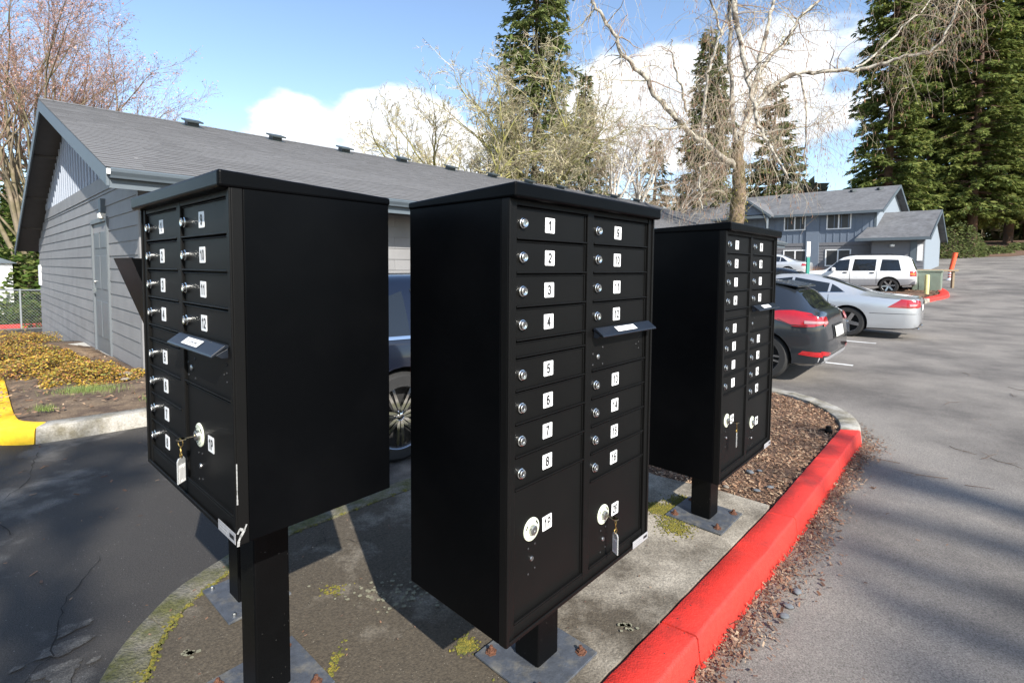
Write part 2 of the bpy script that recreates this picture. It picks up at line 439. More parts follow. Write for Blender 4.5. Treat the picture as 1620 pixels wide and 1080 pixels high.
# brown leaf litter washed against the outside of the red kerb and scattered about
mb = MB()
ro = resample(red_out, 200)
for k in range(8000):
    i = min(199, int(R.random() ** .8 * 200)); p = ro[i]
    clump = .5 + .5 * mnoise.noise(Vector((p.x * 3, 1.7, 0)))
    d = abs(R.gauss(0, .058)) * (.6 + 1.1 * clump) + .005
    c = UW(p.x + R.uniform(-.02, .02), p.y - d, -.132 + max(0, .05 - d * .35) * R.random())
    s = R.choice((.006, .009, .012, .016, .024)); chip(mb, c, s, s * R.uniform(.2, .6), tilt=.6, curl=.003)
fo = resample(far_out, 90)
for k in range(500):
    p = fo[R.randrange(40)]; q = fo[min(89, fo.index(p) + 1)]
    nrm = Vector((q.y - p.y, -(q.x - p.x), 0)).normalized()
    d = abs(R.gauss(0, .09)) + .01; c = UW(p.x + nrm.x * d, p.y + nrm.y * d, -.134)
    s = R.choice((.012, .02, .03)); chip(mb, c, s, s * .4, tilt=.4)
for k in range(900):    # loose bits over the road
    x, y = R.uniform(.8, 9), R.uniform(1.5, 12)
    u, wv = Vector((x, y, 0)).dot(AX), Vector((x, y, 0)).dot(WX)
    if wv > .68: continue
    s = R.choice((.005, .008, .012, .02)); chip(mb, (x, y, gz(x, y) + .008), s, s * .4, tilt=.25)
for k in range(340):    # driveway on the other side
    u, wv = R.uniform(-3.2, 2.5), R.uniform(2.85, 6.2)
    if wv < 2.95 and u > .5: continue
    p = UW(u, wv); s = R.choice((.01, .015, .025, .04)); chip(mb, (p.x, p.y, gz(p.x, p.y) + .008), s, s * .35, tilt=.25)
for k in range(220):    # on the slab
    u, wv = R.uniform(.2, 2.95), R.uniform(1.0, 2.55)
    p = UW(u, wv, .004); s = R.choice((.005, .008, .012)); chip(mb, p, s, s * .5, tilt=.25)
tag(mb.build('leaf_litter', MT['litter']), kind='stuff')
# twigs dropped on the road
MT['twig'] = mat('twig_bark', (.12, .075, .05), .9, var=.3, scale=80)
mb = MB()
for k in range(46):
    x, y = R.uniform(1.9, 6.5), R.uniform(2.8, 8.5)
    if k > 32: x, y = R.uniform(2.2, 4.4), R.uniform(3.4, 5.2)
    u, wv = Vector((x, y, 0)).dot(AX), Vector((x, y, 0)).dot(WX)
    if wv > .72: continue
    a = R.uniform(0, 2 * pi); l = R.uniform(.1, .45); P = []; z = gz(x, y) + .006
    for i in range(5):
        a += R.uniform(-.35, .35); x += math.cos(a) * l / 4; y += math.sin(a) * l / 4
        P.append((x, y, z + R.uniform(0, .006)))
        if i == 2 and l > .2:
            mb.tube([(x, y, z + .004), (x + math.cos(a + .8) * l * .3, y + math.sin(a + .8) * l * .3, z + .006)], [.002, .001], 3)
    mb.tube(P, [.0026, .0026, .002, .0018, .001], 3)
tag(mb.build('fallen_twigs', MT['twig']), kind='stuff')
# moss tufts in the joint and beside the base plates
MT['moss'] = mat('moss', None, .95, var=.3, scale=50, island=[(.08, .085, .012), (.13, .12, .016), (.19, .15, .02), (.06, .07, .015)])
mb = MB()
def moss(cx, cy, rx, ry, n, z=0.0, h=.012):
    for _ in range(int(n * 2.2)):
        x, y = cx + R.gauss(0, rx), cy + R.gauss(0, ry)
        c = Vector((x, y, z)); s = R.uniform(.002, .0052)
        q = Matrix.Rotation(R.uniform(0, pi), 3, 'Z')
        P = [q @ Vector(p) for p in ((-s, -s, 0), (s, -s, 0), (s, s, 0), (-s, s, 0))]
        t = Vector((R.uniform(-s, s), R.uniform(-s, s), R.uniform(.1, .45) * h))
        mb.add([c + p for p in P] + [c + t], [(0, 1, 4), (1, 2, 4), (2, 3, 4), (3, 0, 4)])
bi = resample(back_in, 60)
for p in bi[22:]:
    if R.random() < .8: q = UW(p.x, p.y); moss(q.x, q.y, .009, .009, 9, h=.006)
ri = resample(rnd_in, 60)
for p in ri[:36]:
    if R.random() < .8: q = UW(p.x, p.y); moss(q.x, q.y, .009, .009, 14, h=.007)
for (x, y, a, b, n) in ((.92, 2.74, .05, .05, 700), (1.02, 2.86, .04, .04, 350), (.80, 2.80, .04, .03, 250), (.87, 2.58, .04, .04, 200), (-.155, 1.74, .02, .02, 120), (.05, 1.58, .03, .02, 60),
                         (-.60, 1.63, .010, .05, 60), (-.74, 2.04, .03, .02, 30), (.05, 1.75, .05, .05, 60)):
    moss(x, y, a, b, n)
tag(mb.build('moss', MT['moss']), kind='stuff')
# pale lichen spots on the slab
mb = MB()
for k in range(90):
    c = Vector((-.50 + R.gauss(0, .11), 2.02 + R.gauss(0, .055), .0035)); r = R.uniform(.003, .010)
    mb.quad([c + Vector((math.cos(a) * r * R.uniform(.7, 1.2), math.sin(a) * r * R.uniform(.7, 1.2), R.uniform(0, .001))) for a in [i * pi / 4 for i in range(8)]])
for (x, y, r0) in ((.44, 1.84, .02), (-1.12, 1.69, .016), (.02, 1.55, .01), (.3, 2.1, .01)):
    for k in range(14):
        c = Vector((x + R.gauss(0, r0), y + R.gauss(0, r0 * .6), .004)); r = R.uniform(.004, .012)
        mb.quad([c + Vector((math.cos(a) * r * R.uniform(.6, 1.2), math.sin(a) * r * R.uniform(.6, 1.2), 0)) for a in [i * pi / 4 for i in range(8)]])
MT['lichen'] = mat('lichen', (.20, .19, .13), .95, var=.3, scale=60)
tag(mb.build('lichen_spots', MT['lichen']), kind='stuff')

# worn pale patches and cracks in the driveway, a cracked repair in the slab
MT['worn'] = mat('worn_aggregate', (.105, .10, .092), .95, var=.5, scale=140, bump=.6, bscale=200, col2=(.05, .048, .046), cscale=16, cmix=(.42, .58))
MT['crack'] = mat('crack_dirt', (.018, .016, .014), .95, var=.2)
mb = MB()
def blotch(x, y, r, z, sq=1.0):
    sd = R.uniform(0, 50); a0 = R.uniform(0, 3); P = []
    for i in range(44):
        a = 2 * pi * i / 44; k = r * (1 + .2 * mnoise.noise(Vector((math.cos(a) * 15, math.sin(a) * 15, sd))) + .55 * mnoise.noise(Vector((math.cos(a) * 1.6, math.sin(a) * 1.6, sd))) + .18 * mnoise.noise(Vector((math.cos(a) * 6, math.sin(a) * 6, sd))))
        dx, dy = math.cos(a) * k, math.sin(a) * k * sq
        P.append((x + dx * math.cos(a0) - dy * math.sin(a0), y + dx * math.sin(a0) + dy * math.cos(a0), z))
    mb.quad(P)
for (x, y, r) in ((-1.80, 1.98, .055), (-1.74, 1.88, .07), (-1.66, 1.77, .075), (-1.60, 1.70, .06), (-1.69, 1.93, .03), (-1.57, 1.82, .022), (-1.82, 1.78, .022), (-1.52, 1.60, .05)):
    blotch(x, y, r, -.1315 + .0006 * R.random(), .6)
tag(mb.build('worn_patches', MT['worn'], recalc=True), kind='stuff')
mb = MB()
def crack(pts, z, w0=.006, n=9, k_=.55):
    pl = resample(pts, n * (len(pts) - 1)); L_, R_ = [], []
    for i, p in enumerate(pl):
        q = pl[min(i + 1, len(pl) - 1)] - pl[max(0, i - 1)]; nn = Vector((-q.y, q.x, 0)).normalized(); j = nn * R.uniform(-.012, .012); w_ = w0 * k_ * R.uniform(.1, 1.2)
        L_.append(p + j + nn * w_ + Vector((0, 0, z))); R_.append(p + j - nn * w_ + Vector((0, 0, z)))
    mb.grid([L_, R_])
crack([(-3.75, 3.9), (-3.3, 3.35), (-3.15, 2.9), (-2.75, 2.7)], -.131); crack([(-3.3, 3.35), (-2.9, 3.5), (-2.5, 3.9)], -.131, .004)
crack([(-2.1, 2.5), (-1.95, 2.1), (-1.75, 1.85), (-1.7, 1.5)], -.131, .005)
crack([(-1.02, 2.38), (-.90, 2.45), (-.74, 2.42), (-.62, 2.50)], -.0005, .003); crack([(-.98, 2.55), (-.92, 2.42), (-.98, 2.33)], -.0005, .003)
crack([(3.4, 2.4), (4.2, 3.6), (5.6, 4.1), (7.0, 5.6)], -.133, .004); crack([(1.9, 1.6), (2.6, 1.9), (3.4, 2.4)], -.133, .004)
tag(mb.build('pavement_cracks', MT['crack'], recalc=True), kind='stuff')
# parking bay lines
mb = MB()
for (x, y, l) in ((7.02, 10.62, .60), (5.10, 8.06, .36)):
    d = -GD; n = Vector((-d.y, d.x, 0)); p = Vector((x, y, 0)) - d * 4.0; q = Vector((x, y, 0)) + d * l
    P = [p - n * .05, q - n * .05, q + n * .05, p + n * .05]
    mb.quad([(v.x, v.y, -.14 + .005) for v in P])
for k in (2, 3):
    p0 = Vector((7.02, 10.62, 0)) + AD * 2.95 * k
    d = -GD; n = Vector((-d.y, d.x, 0)); pts = [p0 - d * 4 + d * i * .6 for i in range(8)]
    mb.grid([[(v.x - n.x * .05, v.y - n.y * .05, gz(v.x, v.y) + .012), (v.x + n.x * .05, v.y + n.y * .05, gz(v.x, v.y) + .012)] for v in pts])
tag(mb.build('bay_markings', MT['line'], recalc=True), kind='structure')

# ------------------------------------------------------------------ mailboxes
_tx = {}
def text_geo(s, h, wx=1.0, bold=.0):
    key = (s, h, wx, bold)
    if key in _tx: return _tx[key]
    cu = bpy.data.curves.new('lettering', 'FONT'); cu.body = s; cu.align_x = 'CENTER'; cu.align_y = 'CENTER'; cu.size = 1; cu.offset = bold
    cu.resolution_u = 3
    ob = bpy.data.objects.new('lettering', cu); COL.objects.link(ob)
    dg = bpy.context.evaluated_depsgraph_get(); me = bpy.data.meshes.new_from_object(ob.evaluated_get(dg))
    vs = [v.co.copy() for v in me.vertices]; fs = [tuple(p.vertices) for p in me.polygons]
    bpy.data.objects.remove(ob); bpy.data.curves.remove(cu); bpy.data.meshes.remove(me)
    x0, x1 = min(v.x for v in vs), max(v.x for v in vs); y0, y1 = min(v.y for v in vs), max(v.y for v in vs)
    k = h / (y1 - y0)
    vs = [Vector(((v.x - (x0 + x1) / 2) * k * wx, 0, (v.y - (y0 + y1) / 2) * k)) for v in vs]
    _tx[key] = (vs, fs); return _tx[key]
WB, DB, TOP, CAPH = .76, .421, 1.575, .036
YF = -DB / 2
def rrect(w_, h_, r, n=4):
    P = []
    for cx, cz, a0 in ((w_ / 2 - r, h_ / 2 - r, 0), (-w_ / 2 + r, h_ / 2 - r, pi / 2), (-w_ / 2 + r, -h_ / 2 + r, pi), (w_ / 2 - r, -h_ / 2 + r, 1.5 * pi)):
        for i in range(n + 1):
            a = a0 + pi / 2 * i / n; P.append((cx + r * math.cos(a), cz + r * math.sin(a)))
    return P
def arc(cx, cy, rx, ry, a0, a1, n=9):
    return [(cx + rx * math.cos(math.radians(a0 + (a1 - a0) * i / n)), cy + ry * math.sin(math.radians(a0 + (a1 - a0) * i / n))) for i in range(n + 1)]
GLYPH = {   # strokes in a box .52 wide and 1 high
    '0': [arc(.26, .5, .20, .43, 0, 360, 18)],
    '1': [[(.10, .72), (.22, .80), (.32, .95), (.32, .03)]],
    '2': [arc(.26, .69, .20, .24, 165, -25, 10) + [(.07, .08), (.48, .08)]],
    '3': [arc(.25, .72, .18, .21, 155, -80, 9) + arc(.25, .29, .20, .22, 80, -155, 10)],
    '4': [[(.36, .03), (.36, .93), (.05, .30), (.50, .30)]],
    '5': [[(.44, .92), (.13, .92), (.09, .50)] + arc(.25, .33, .20, .25, 120, -150, 10)],
    '6': [arc(.27, .50, .20, .43, 45, 180, 8) + [(.07, .33)], arc(.27, .32, .19, .25, 0, 360, 14)],
    '7': [[(.06, .92), (.46, .92), (.28, .50), (.20, .03)]],
    '8': [arc(.26, .72, .165, .21, 0, 360, 14), arc(.26, .28, .20, .23, 0, 360, 14)],
    '9': [arc(.25, .68, .19, .25, 0, 360, 14), [(.44, .68)] + arc(.25, .50, .20, .43, 0, -135, 8)],
    'P': [[(.09, .03), (.09, .92), (.30, .92)] + arc(.30, .68, .17, .235, 90, -90, 8) + [(.09, .445)]],
}
def numerals(mb, txt, h, mi, y=-.0006, wx=1.0, th=.15):
    adv = .60; tot = adv * len(txt) - (adv - .52); lay = 0
    for n_, ch in enumerate(txt):
        for st_ in GLYPH[ch]:
            P = [((p[0] + n_ * adv - tot / 2) * h * wx, (p[1] - .5) * h) for p in st_]
            for a, b in zip(P[:-1], P[1:]):
                d = Vector((b[0] - a[0], b[1] - a[1]));
                if d.length < 1e-6: continue
                d.normalize(); t_ = th * h / 2; ex = d * t_ * .55; nx = Vector((-d.y, d.x)) * t_; lay += 1; yy = y - 1e-6 * lay
                q = [Vector(a) - ex - nx, Vector(b) + ex - nx, Vector(b) + ex + nx, Vector(a) - ex + nx]
                mb.add([(v.x, yy, v.y) for v in q], [(0, 1, 2, 3)], mi)
def label_mesh(s):
    mb = MB(); P = rrect(.0415, .0415, .0024)
    mb.prism([(x, 0, z) for x, z in P], (0, .0008, 0), 0)
    numerals(mb, s, .027, 1, wx=.95 if len(s) > 1 else 1.0, th=.165 if len(s) > 1 else .19)
    return mb.mesh('number_label', [MT['white_label'], MT['ink']])
_lab = {}
lock_mb = MB()
lock_mb.lathe([(.0, -.0115), (.0055, -.0115), (.0058, -.0130), (.0100, -.0138), (.0114, -.0128), (.0118, -.0075), (.0140, -.0062), (.0142, -.0), (.0142, .0)], (0, 0, 0), 'y', 20, 0)
lock_mb.box((0, -.0117, 0), (.0016, .0016, .007), 1)
lock_me = lock_mb.mesh('lock', [MT['chrome'], MT['ink']], smooth=35)
def disc_plate():
    mb = MB(); mb.lathe([(0, -.003), (.0305, -.003), (.032, -.002), (.0325, 0)], (0, 0, 0), 'y', 32, 0)
    mb.lathe([(0, -.011), (.004, -.011), (.0045, -.0125), (.011, -.013), (.0135, -.0115), (.0142, -.003)], (0, 0, 0), 'y', 24, 1)
    for a in (2.75, .55):
        c = Vector((math.cos(a) * .0235, -.0034, math.sin(a) * .0235 + .002))
        mb.box(c, (.0042, .0014, .0125), 2, Matrix.Rotation(-(a - 0) if a < 1 else .35, 3, 'Y'))
    for ch, a in zip('OPEN', (2.05, 1.72, 1.42, 1.12)):
        vs, fs = text_geo(ch, .0085, .9, 0)
        q = Matrix.Rotation(-(a - pi / 2), 3, 'Y')
        mb.add([q @ v + Vector((math.cos(a) * .0235, -.0036, math.sin(a) * .0235)) for v in vs], fs, 3)
    for a in (-2.3, -2.0, -1.7, -1.4, -1.1, -.8):
        mb.box((math.cos(a) * .0235, -.0034, math.sin(a) * .0235), (.004, .0006, .0025), 3, Matrix.Rotation(-(a + pi / 2), 3, 'Y'))
    return mb.mesh('lock_plate', [MT['cream'], MT['steel'], MT['ink'], MT['grey_ink']], smooth=40)
plate_me = disc_plate()
def panel(name, x0, x1, z0, z1, parent, me_cache={}):
    """a recessed steel door with a rolled lip along its lower edge"""
    key = (round(x1 - x0, 4), round(z1 - z0, 4))
    if key not in me_cache:
        mb = MB(); wd, h = x1 - x0 - .005, z1 - z0 - .004
        mb.box((0, .008, 0), (wd, .012, h))
        mb.box((0, -.0015, -h / 2 + .0024), (wd, .0090, .0040))
        mb.box((0, .0004, h / 2 - .0016), (wd, .0045, .0026))
        mb.box((wd / 2 - .004, .0006, .001), (.0035, .004, h - .006))
        me_cache[key] = mb.mesh(name, MT['black_door'])
    o = link(name, me_cache[key], parent, .0012, 2)
    o.location = ((x0 + x1) / 2, YF + .006, (z0 + z1) / 2)
    return o
def holes(pts, mbm=None):
    mb = MB()
    for x, z, r in pts:
        mb.lathe([(0, -.0016), (r * .6, -.0018), (r, -.0006), (r, .001)], (x, 0, z), 'y', 8, 0)
    return mb
def mailbox(front, yaw, big, label, keys, rust_bolts=True):
    c, s = math.cos(yaw), math.sin(yaw)
    org = Vector((front[0] - s * DB / 2, front[1] + c * DB / 2, 0))
    t = empty('mailbox_cabinet', org, label, 'mailbox', 'cluster mailbox cabinets on posts', yaw)
    zb = TOP - CAPH - (1.185 if big else .836)
    ztp = TOP - CAPH
    # welded body
    mb = MB(); mb.box((0, .012, (zb + ztp) / 2), (WB, DB - .024, ztp - zb)); mb.build('cabinet_body', MT['black'], t, bevel=.003)
    # front frame: stiles, rails, centre mullion, with a folded outer edge
    mb = MB(); yc = YF + .0115; th = .025
    mb.box((-WB / 2 + .0165, yc, (zb + ztp) / 2), (.033, th, ztp - zb))
    mb.box((WB / 2 - .0165, yc, (zb + ztp) / 2), (.033, th, ztp - zb))
    mb.box((-.0115, yc + .001, (zb + ztp) / 2), (.033, th - .002, ztp - zb))
    dz0 = .398 if big else .757
    mb.box((0, yc + .0015, (1.521 + ztp) / 2), (WB - .066, th - .003, ztp - 1.521))
    mb.box((0, yc + .0015, (zb + dz0 - .002) / 2), (WB - .066, th - .003, dz0 - .002 - zb))
    for sx in (-1, 1): mb.box((sx * (WB / 2 - .0055), YF - .003, (zb + ztp) / 2), (.011, .006, ztp - zb - .004))
    mb.box((0, YF - .003, zb + .008), (WB - .023, .006, .012))
    mb.build('front_frame', MT['black_door'], t, bevel=.002)
    # dark cavity behind the doors is the body itself; doors
    LX, RX = (-.346, -.029), (.006, .345)
    def door(n, col, z):
        d = panel('compartment_door', col[0], col[1], z - .0445, z + .0445, t)
        k = link('lock', lock_me, d); k.location = ((-.319 if col is LX else .032) - d.location.x, .002, 0)
        k.rotation_euler = (0, R.uniform(-.15, .15), 0)
        if n not in _lab: _lab[n] = label_mesh(n)
        q = link('number_label', _lab[n], d); q.location = ((-.2025 if col is LX else .154) - d.location.x + R.uniform(-.001, .001), .0012, R.uniform(-.001, .001)); q.rotation_euler = (0, R.uniform(-.02, .02), 0)
    z1 = 1.4765
    for i in range(4): door(str(i + 1), LX, z1 - .089 * i)
    for i in range(4): door(str(i + 9), RX, z1 - .089 * i)
    zl = z1 - .089 * 3.5
    panel('blank_panel', LX[0], LX[1], zl - .0445, zl, t)
    for i in range(4): door(str(i + 5), LX, zl - .0445 - .0445 - .089 * i)
    zl8 = zl - .0445 - .089 * 4                # bottom of door 8
    def parcel(name, col, z0, z1_, lz, kx, lx):
        d = panel('parcel_door', col[0], col[1], z0, z1_, t)
        cz = lz - d.location.z
        k = link('lock_plate', plate_me, d); k.location = (kx - d.location.x, .002, cz)
        if name not in _lab: _lab[name] = label_mesh(name)
        q = link('number_label', _lab[name], d); q.location = (lx - d.location.x, .0012, cz - .006); q.rotation_euler = (0, R.uniform(-.03, .03), 0)
        hx = kx - d.location.x; dd = .085
        mb = holes([(hx - .012, cz - .052, .0035), (hx + .016, cz - .048, .0035), (hx - .012, cz - .125, .0035), (hx + .016, cz - .118, .0035)]); so_ = tag(mb.build('screw_heads', MT['ink'], d), kind='stuff'); so_.location = (0, .0018, 0)
        mb = MB(); mb.lathe([(0, -.003), (.006, -.003), (.0072, -.001), (.0072, .002)], (hx + .002, 0, cz - dd), 'y', 14)
        mb.build('cam_lock', MT['steel'], d, smooth=40).location = (0, .0018, 0)
        return Vector((kx, YF + .006 + .002, lz))
    # outgoing slot: hood over a riveted panel
    zh = zl
    p0 = panel('mail_slot_panel', RX[0], RX[1], zh - .13, zh, t)
    hp = [(-.155, -.010, .0042), (-.155, .03 - .075, .0042), (-.10, .006, .0042), (-.10, -.048, .0042), (.13, .02, .003), (.13, .0, .003), (.13, -.022, .003), (.112, -.006, .003)]
    so_ = tag(holes(hp).build('screw_heads', MT['ink'], p0), kind='stuff'); so_.location = (0, .0018, 0)
    mb = MB(); mb.lathe([(0, -.004), (.006, -.004), (.0085, -.002), (.0085, .002)], (-.127, 0, -.022), 'y', 14); mb.build('cam_lock', MT['steel'], p0, smooth=40).location = (0, .0018, 0)
    mb = MB(); y0 = YF - .001
    prof = [(y0, zh + .009), (y0 - .008, zh + .009), (y0 - .036, zh - .011), (y0 - .039, zh - .015), (y0 - .037, zh - .018), (y0 - .008, zh + .001), (y0, zh + .001)]
    mb.prism([(.008, y, z) for y, z in prof], (.337, 0, 0))
    for xx in (.010, .341): mb.prism([(xx, y0, zh + .001), (xx, y0 - .028, zh - .013), (xx, y0 - .014, zh - .022), (xx, y0, zh - .022)], (.002, 0, 0))
    hood = mb.build('mail_slot_hood', MT['hood_face'], t, bevel=.0015, recalc=True)
    mb = MB(); sl_ = Vector((0, -.028, -.020)).normalized(); nn = Vector((0, -.020, .028)).normalized()
    cc = Vector((.165, y0 - .022, zh - .0010)) + nn * .0014
    mb.quad([cc + Vector((x, 0, 0)) + sl_ * k for x, k in ((-.06, .011), (.06, .011), (.06, -.011), (-.06, -.011))], 0)
    vs, fs = text_geo('OUTGOING MAIL', .0075, 1.0, .01)
    mb.add([cc + nn * .0006 + Vector((v.x, 0, 0)) - sl_ * v.z for v in vs], fs, 1)
    mb.build('slot_sticker', [MT['white_label'], MT['grey_ink']], hood)
    keypts = {}
    if big:
        for i in range(4): door(str(i + 13), RX, zh - .13 - .0445 - .089 * i)
        z16 = zh - .13 - .089 * 4
        keypts['1P'] = parcel('1P', LX, .398, zl8, .637 - .002, -.269, -.200)
        keypts['2P'] = parcel('2P', RX, .398, z16, .546, .094, .168)
        if not big: pass
    else:
        panel('blank_panel', LX[0], LX[1], dz0, zl8, t)
        keypts['1P'] = parcel('1P', RX, dz0, zh - .13, .902, .099, .184)
    # maker's plate, weather cap with a fall to the back, post and base
    mb = MB(); sx = .325 if big else .322
    mb.box((sx, YF - .0065, zb + .017), (.108, .0012, .026), 0); mb.box((sx + .034, YF - .0074, zb + .017), (.026, .0008, .009), 1)
    mb.box((sx - .018, YF - .0074, zb + .020), (.055, .0008, .002), 2); mb.box((sx - .022, YF - .0074, zb + .013), (.046, .0008, .002), 2)
    mb.build('maker_plate', [MT['silver_sticker'], MT['ink'], MT['grey_ink']], t)
    mb = MB(); o = .004; fo_ = .029; xs = (-WB / 2 - o, WB / 2 + o); yA, yB = YF - fo_, DB / 2 + o
    b4 = [(xs[0], yA, TOP - .040), (xs[1], yA, TOP - .040), (xs[1], yB, TOP - .040), (xs[0], yB, TOP - .040)]
    t4 = [(xs[0], yA, TOP), (xs[1], yA, TOP), (xs[1], yB, TOP - .0175), (xs[0], yB, TOP - .0175)]
    mb.hexa(b4, t4); mb.build('weather_cap', MT['black'], t, bevel=.007, seg=3)
    mb = MB(); mb.box((0, 0, (zb + .012) / 2 + .002), (.108, .108, zb - .010)); mb.build('pedestal_post', MT['black_dusty'], t, bevel=.006, seg=3)
    mb = MB(); mb.box((0, 0, .0055), (.305, .305, .009)); bp = mb.build('base_plate', MT['plate'], t, bevel=.0015)
    for bx in (-1, 1):
        for by in (-1, 1):
            mb = MB(); mb.lathe([(0, .024), (.006, .024), (.007, .020), (.0072, .012), (.013, .0115), (.0135, .004), (.021, .0035), (.021, .0)], (0, 0, 0), 'z', 6)
            b = mb.build('anchor_bolt', MT['rust'] if rust_bolts else MT['steel'], bp); b.location = (bx * .112 + R.uniform(-.006, .006), by * .112 + R.uniform(-.006, .006), .010); b.rotation_euler = (R.uniform(-.1, .1), R.uniform(-.1, .1), R.uniform(0, 3))
    return t, org, keypts, zb
mid, omid, kmid, zmid = mailbox((.2487, 1.5510), .8167, True, 'tall black mailbox cabinet in the middle, sixteen numbered doors and two parcel doors facing right', None)
lef, olef, klef, zlef = mailbox((-.9219, 1.3967), -.7211, False, 'short black mailbox cabinet on a tall post with twelve numbered doors facing left', None)
rig, orig_, krig, zrig = mailbox((1.2259, 2.5657), .8138, True, 'black mailbox cabinet behind the middle one, standing beside the wood-chip bed', None)
# scraped corner of the short cabinet
mb = MB(); x = WB / 2 + .0008
def scrape(pts, wd):
    for (y0, z0), (y1, z1) in zip(pts[:-1], pts[1:]):
        w0 = wd * R.uniform(.5, 1.2)
        mb.box(((x), (y0 + y1) / 2, (z0 + z1) / 2), (.0012, w0, math.hypot(y1 - y0, z1 - z0) + .001), 0, Matrix.Rotation(math.atan2(-(y1 - y0), (z1 - z0)), 3, 'X'))
scrape([(YF - .002, zlef + .10 + .012 * i) for i in range(9)], .0026)
scrape([(YF - .002, zlef - .0), (YF - .001, zlef + .012), (YF + .004, zlef + .022), (YF + .012, zlef + .034), (YF + .017, zlef + .046)], .005)
scrape([(YF - .003, zlef + .03), (YF + .002, zlef + .04), (YF + .008, zlef + .036)], .006)
mb.build('scrape_mark', MT['scratch'], lef)
# keys left hanging in the parcel locks
MT['keymetal'] = mat('key_metal', (.58, .50, .36), .3, metal=1.0, var=.1, scale=60)
def keyset(box, pt, label, tagcol, spin=0.0):
    w_ = box.matrix_basis @ pt
    t = empty('key_set', w_, label, 'keys', 'keys hanging in the parcel locks', box.rotation_euler.z)
    mb = MB(); mb.box((0, -.024, 0), (.008, .030, .0022)); mb.lathe([(.0, -.0012), (.012, -.0012), (.012, .0012), (0, .0012)], (.003, -.045, 0), 'z', 14)
    mb.box((.003, -.045, .0), (.018, .016, .0024)); mb.build('key', MT['keymetal'], t)
    mb = MB()
    ring = [(.004 + .009 * math.cos(a), -.047 + .003 * math.cos(a), -.009 + .011 * math.sin(a)) for a in [i * 2 * pi / 14 for i in range(15)]]
    mb.tube(ring, .0012, 5)
    mb.tube([(.004, -.047, -.019), (.002, -.047, -.026), (.006, -.047, -.030), (.004, -.047, -.036)], .002, 6)
    r2 = [(.004 + .008 * math.cos(a), -.047, -.041 + .007 * math.sin(a)) for a in [i * 2 * pi / 12 for i in range(13)]]
    mb.tube(r2, .0014, 5); mb.build('key_ring', MT['brass'], t, smooth=60)
    q = Matrix.Rotation(spin, 3, 'Z'); cc = Vector((.004, -.047, -.082))
    mb = MB(); P = [(-.0145, -.034), (.0145, -.034), (.0145, .026), (.009, .034), (-.009, .034), (-.0145, .026)]
    mb.prism([cc + q @ Vector((x, -.002, z)) for x, z in P], q @ Vector((0, .004, 0)))
    tg = mb.build('key_tag', MT['clear'], t, bevel=.001)
    mb = MB()
    mb.add([cc + q @ Vector((x, -.0027, z)) for x, z in ((-.012, -.032), (.012, -.032), (.012, .016), (-.012, .016))], [(0, 1, 2, 3)], 0)
    mb.add([cc + q @ Vector((x, .0027, z)) for x, z in ((-.012, -.032), (.012, -.032), (.012, .016), (-.012, .016))], [(3, 2, 1, 0)], 0)
    for i in range(5):
        for sgn in (-1, 1):
            xx = -.009 + i * .0044; zz = -.009 + R.uniform(-.002, .002); ll = R.uniform(.03, .04) / 2
            mb.add([cc + q @ Vector((xx + dx, sgn * .0030, zz + dz)) for dx, dz in ((-.0009, -ll), (.0009, -ll), (.0009, ll), (-.0009, ll))], [(0, 1, 2, 3)], 1)
    mb.build('paper_insert', [MT['white_label'], MT['grey_ink']], tg)
    return t
keyset(lef, klef['1P'], 'brass key with a paper tag hanging from the 1P lock of the short cabinet', 0, -.9)
keyset(mid, kmid['2P'], 'gold key with a clear plastic tag in the 2P lock of the middle cabinet', 0, 1.15)
keyset(rig, krig['1P'], 'key with a printed white tag in the lock of the farther cabinet', 0, .3)

# parcel drop box hidden behind the short cabinet: only its open chute and foot show
dbx = empty('parcel_drop_box', (-1.105, 2.0, 0), 'narrow black drop box with open wedge chute, mostly hidden behind the short cabinet', 'drop box', None, -.7211)
mb = MB(); mb.box((.0, .02, 1.02), (.27, .40, .84)); mb.build('box_body', MT['black'], dbx, bevel=.004)
mb = MB(); y0 = -.255; zb_, zt_ = 1.098, 1.383; pj = .098
mb.prism([(-.133, y0, zb_), (-.133, y0 - .006, zb_), (-.133, y0 - pj - .006, zt_), (-.133, y0 - pj, zt_)], (.255, 0, 0))
for xx in (-.133, .119):
    mb.prism([(xx, y0, zb_), (xx, y0 - pj, zt_ - .002), (xx, -.17, zt_ - .002), (xx, -.17, zb_)], (.003, 0, 0))
mb.prism([(-.13, y0 + .03, zt_ - .12), (-.13, -.17, zt_ - .05), (-.13, -.17, zt_ - .054), (-.13, y0 + .03, zt_ - .124)], (.25, 0, 0))
mb.build('drop_chute', MT['black'], dbx, recalc=True)
mb = MB(); mb.box((0, .02, .305), (.10, .10, .60)); mb.build('pedestal_post', MT['black_dusty'], dbx, bevel=.005)
mb = MB(); mb.box((0, .02, .0055), (.29, .24, .009)); bp = mb.build('base_plate', MT['plate'], dbx, bevel=.0015)
for bx in (-1, 1):
    for by in (-1, 1):
        mb = MB(); mb.lathe([(0, .014), (.006, .014), (.0075, .010), (.008, .0)], (bx * .12, .02 + by * .09, .010), 'z', 6); mb.build('anchor_bolt', MT['steel'], bp)
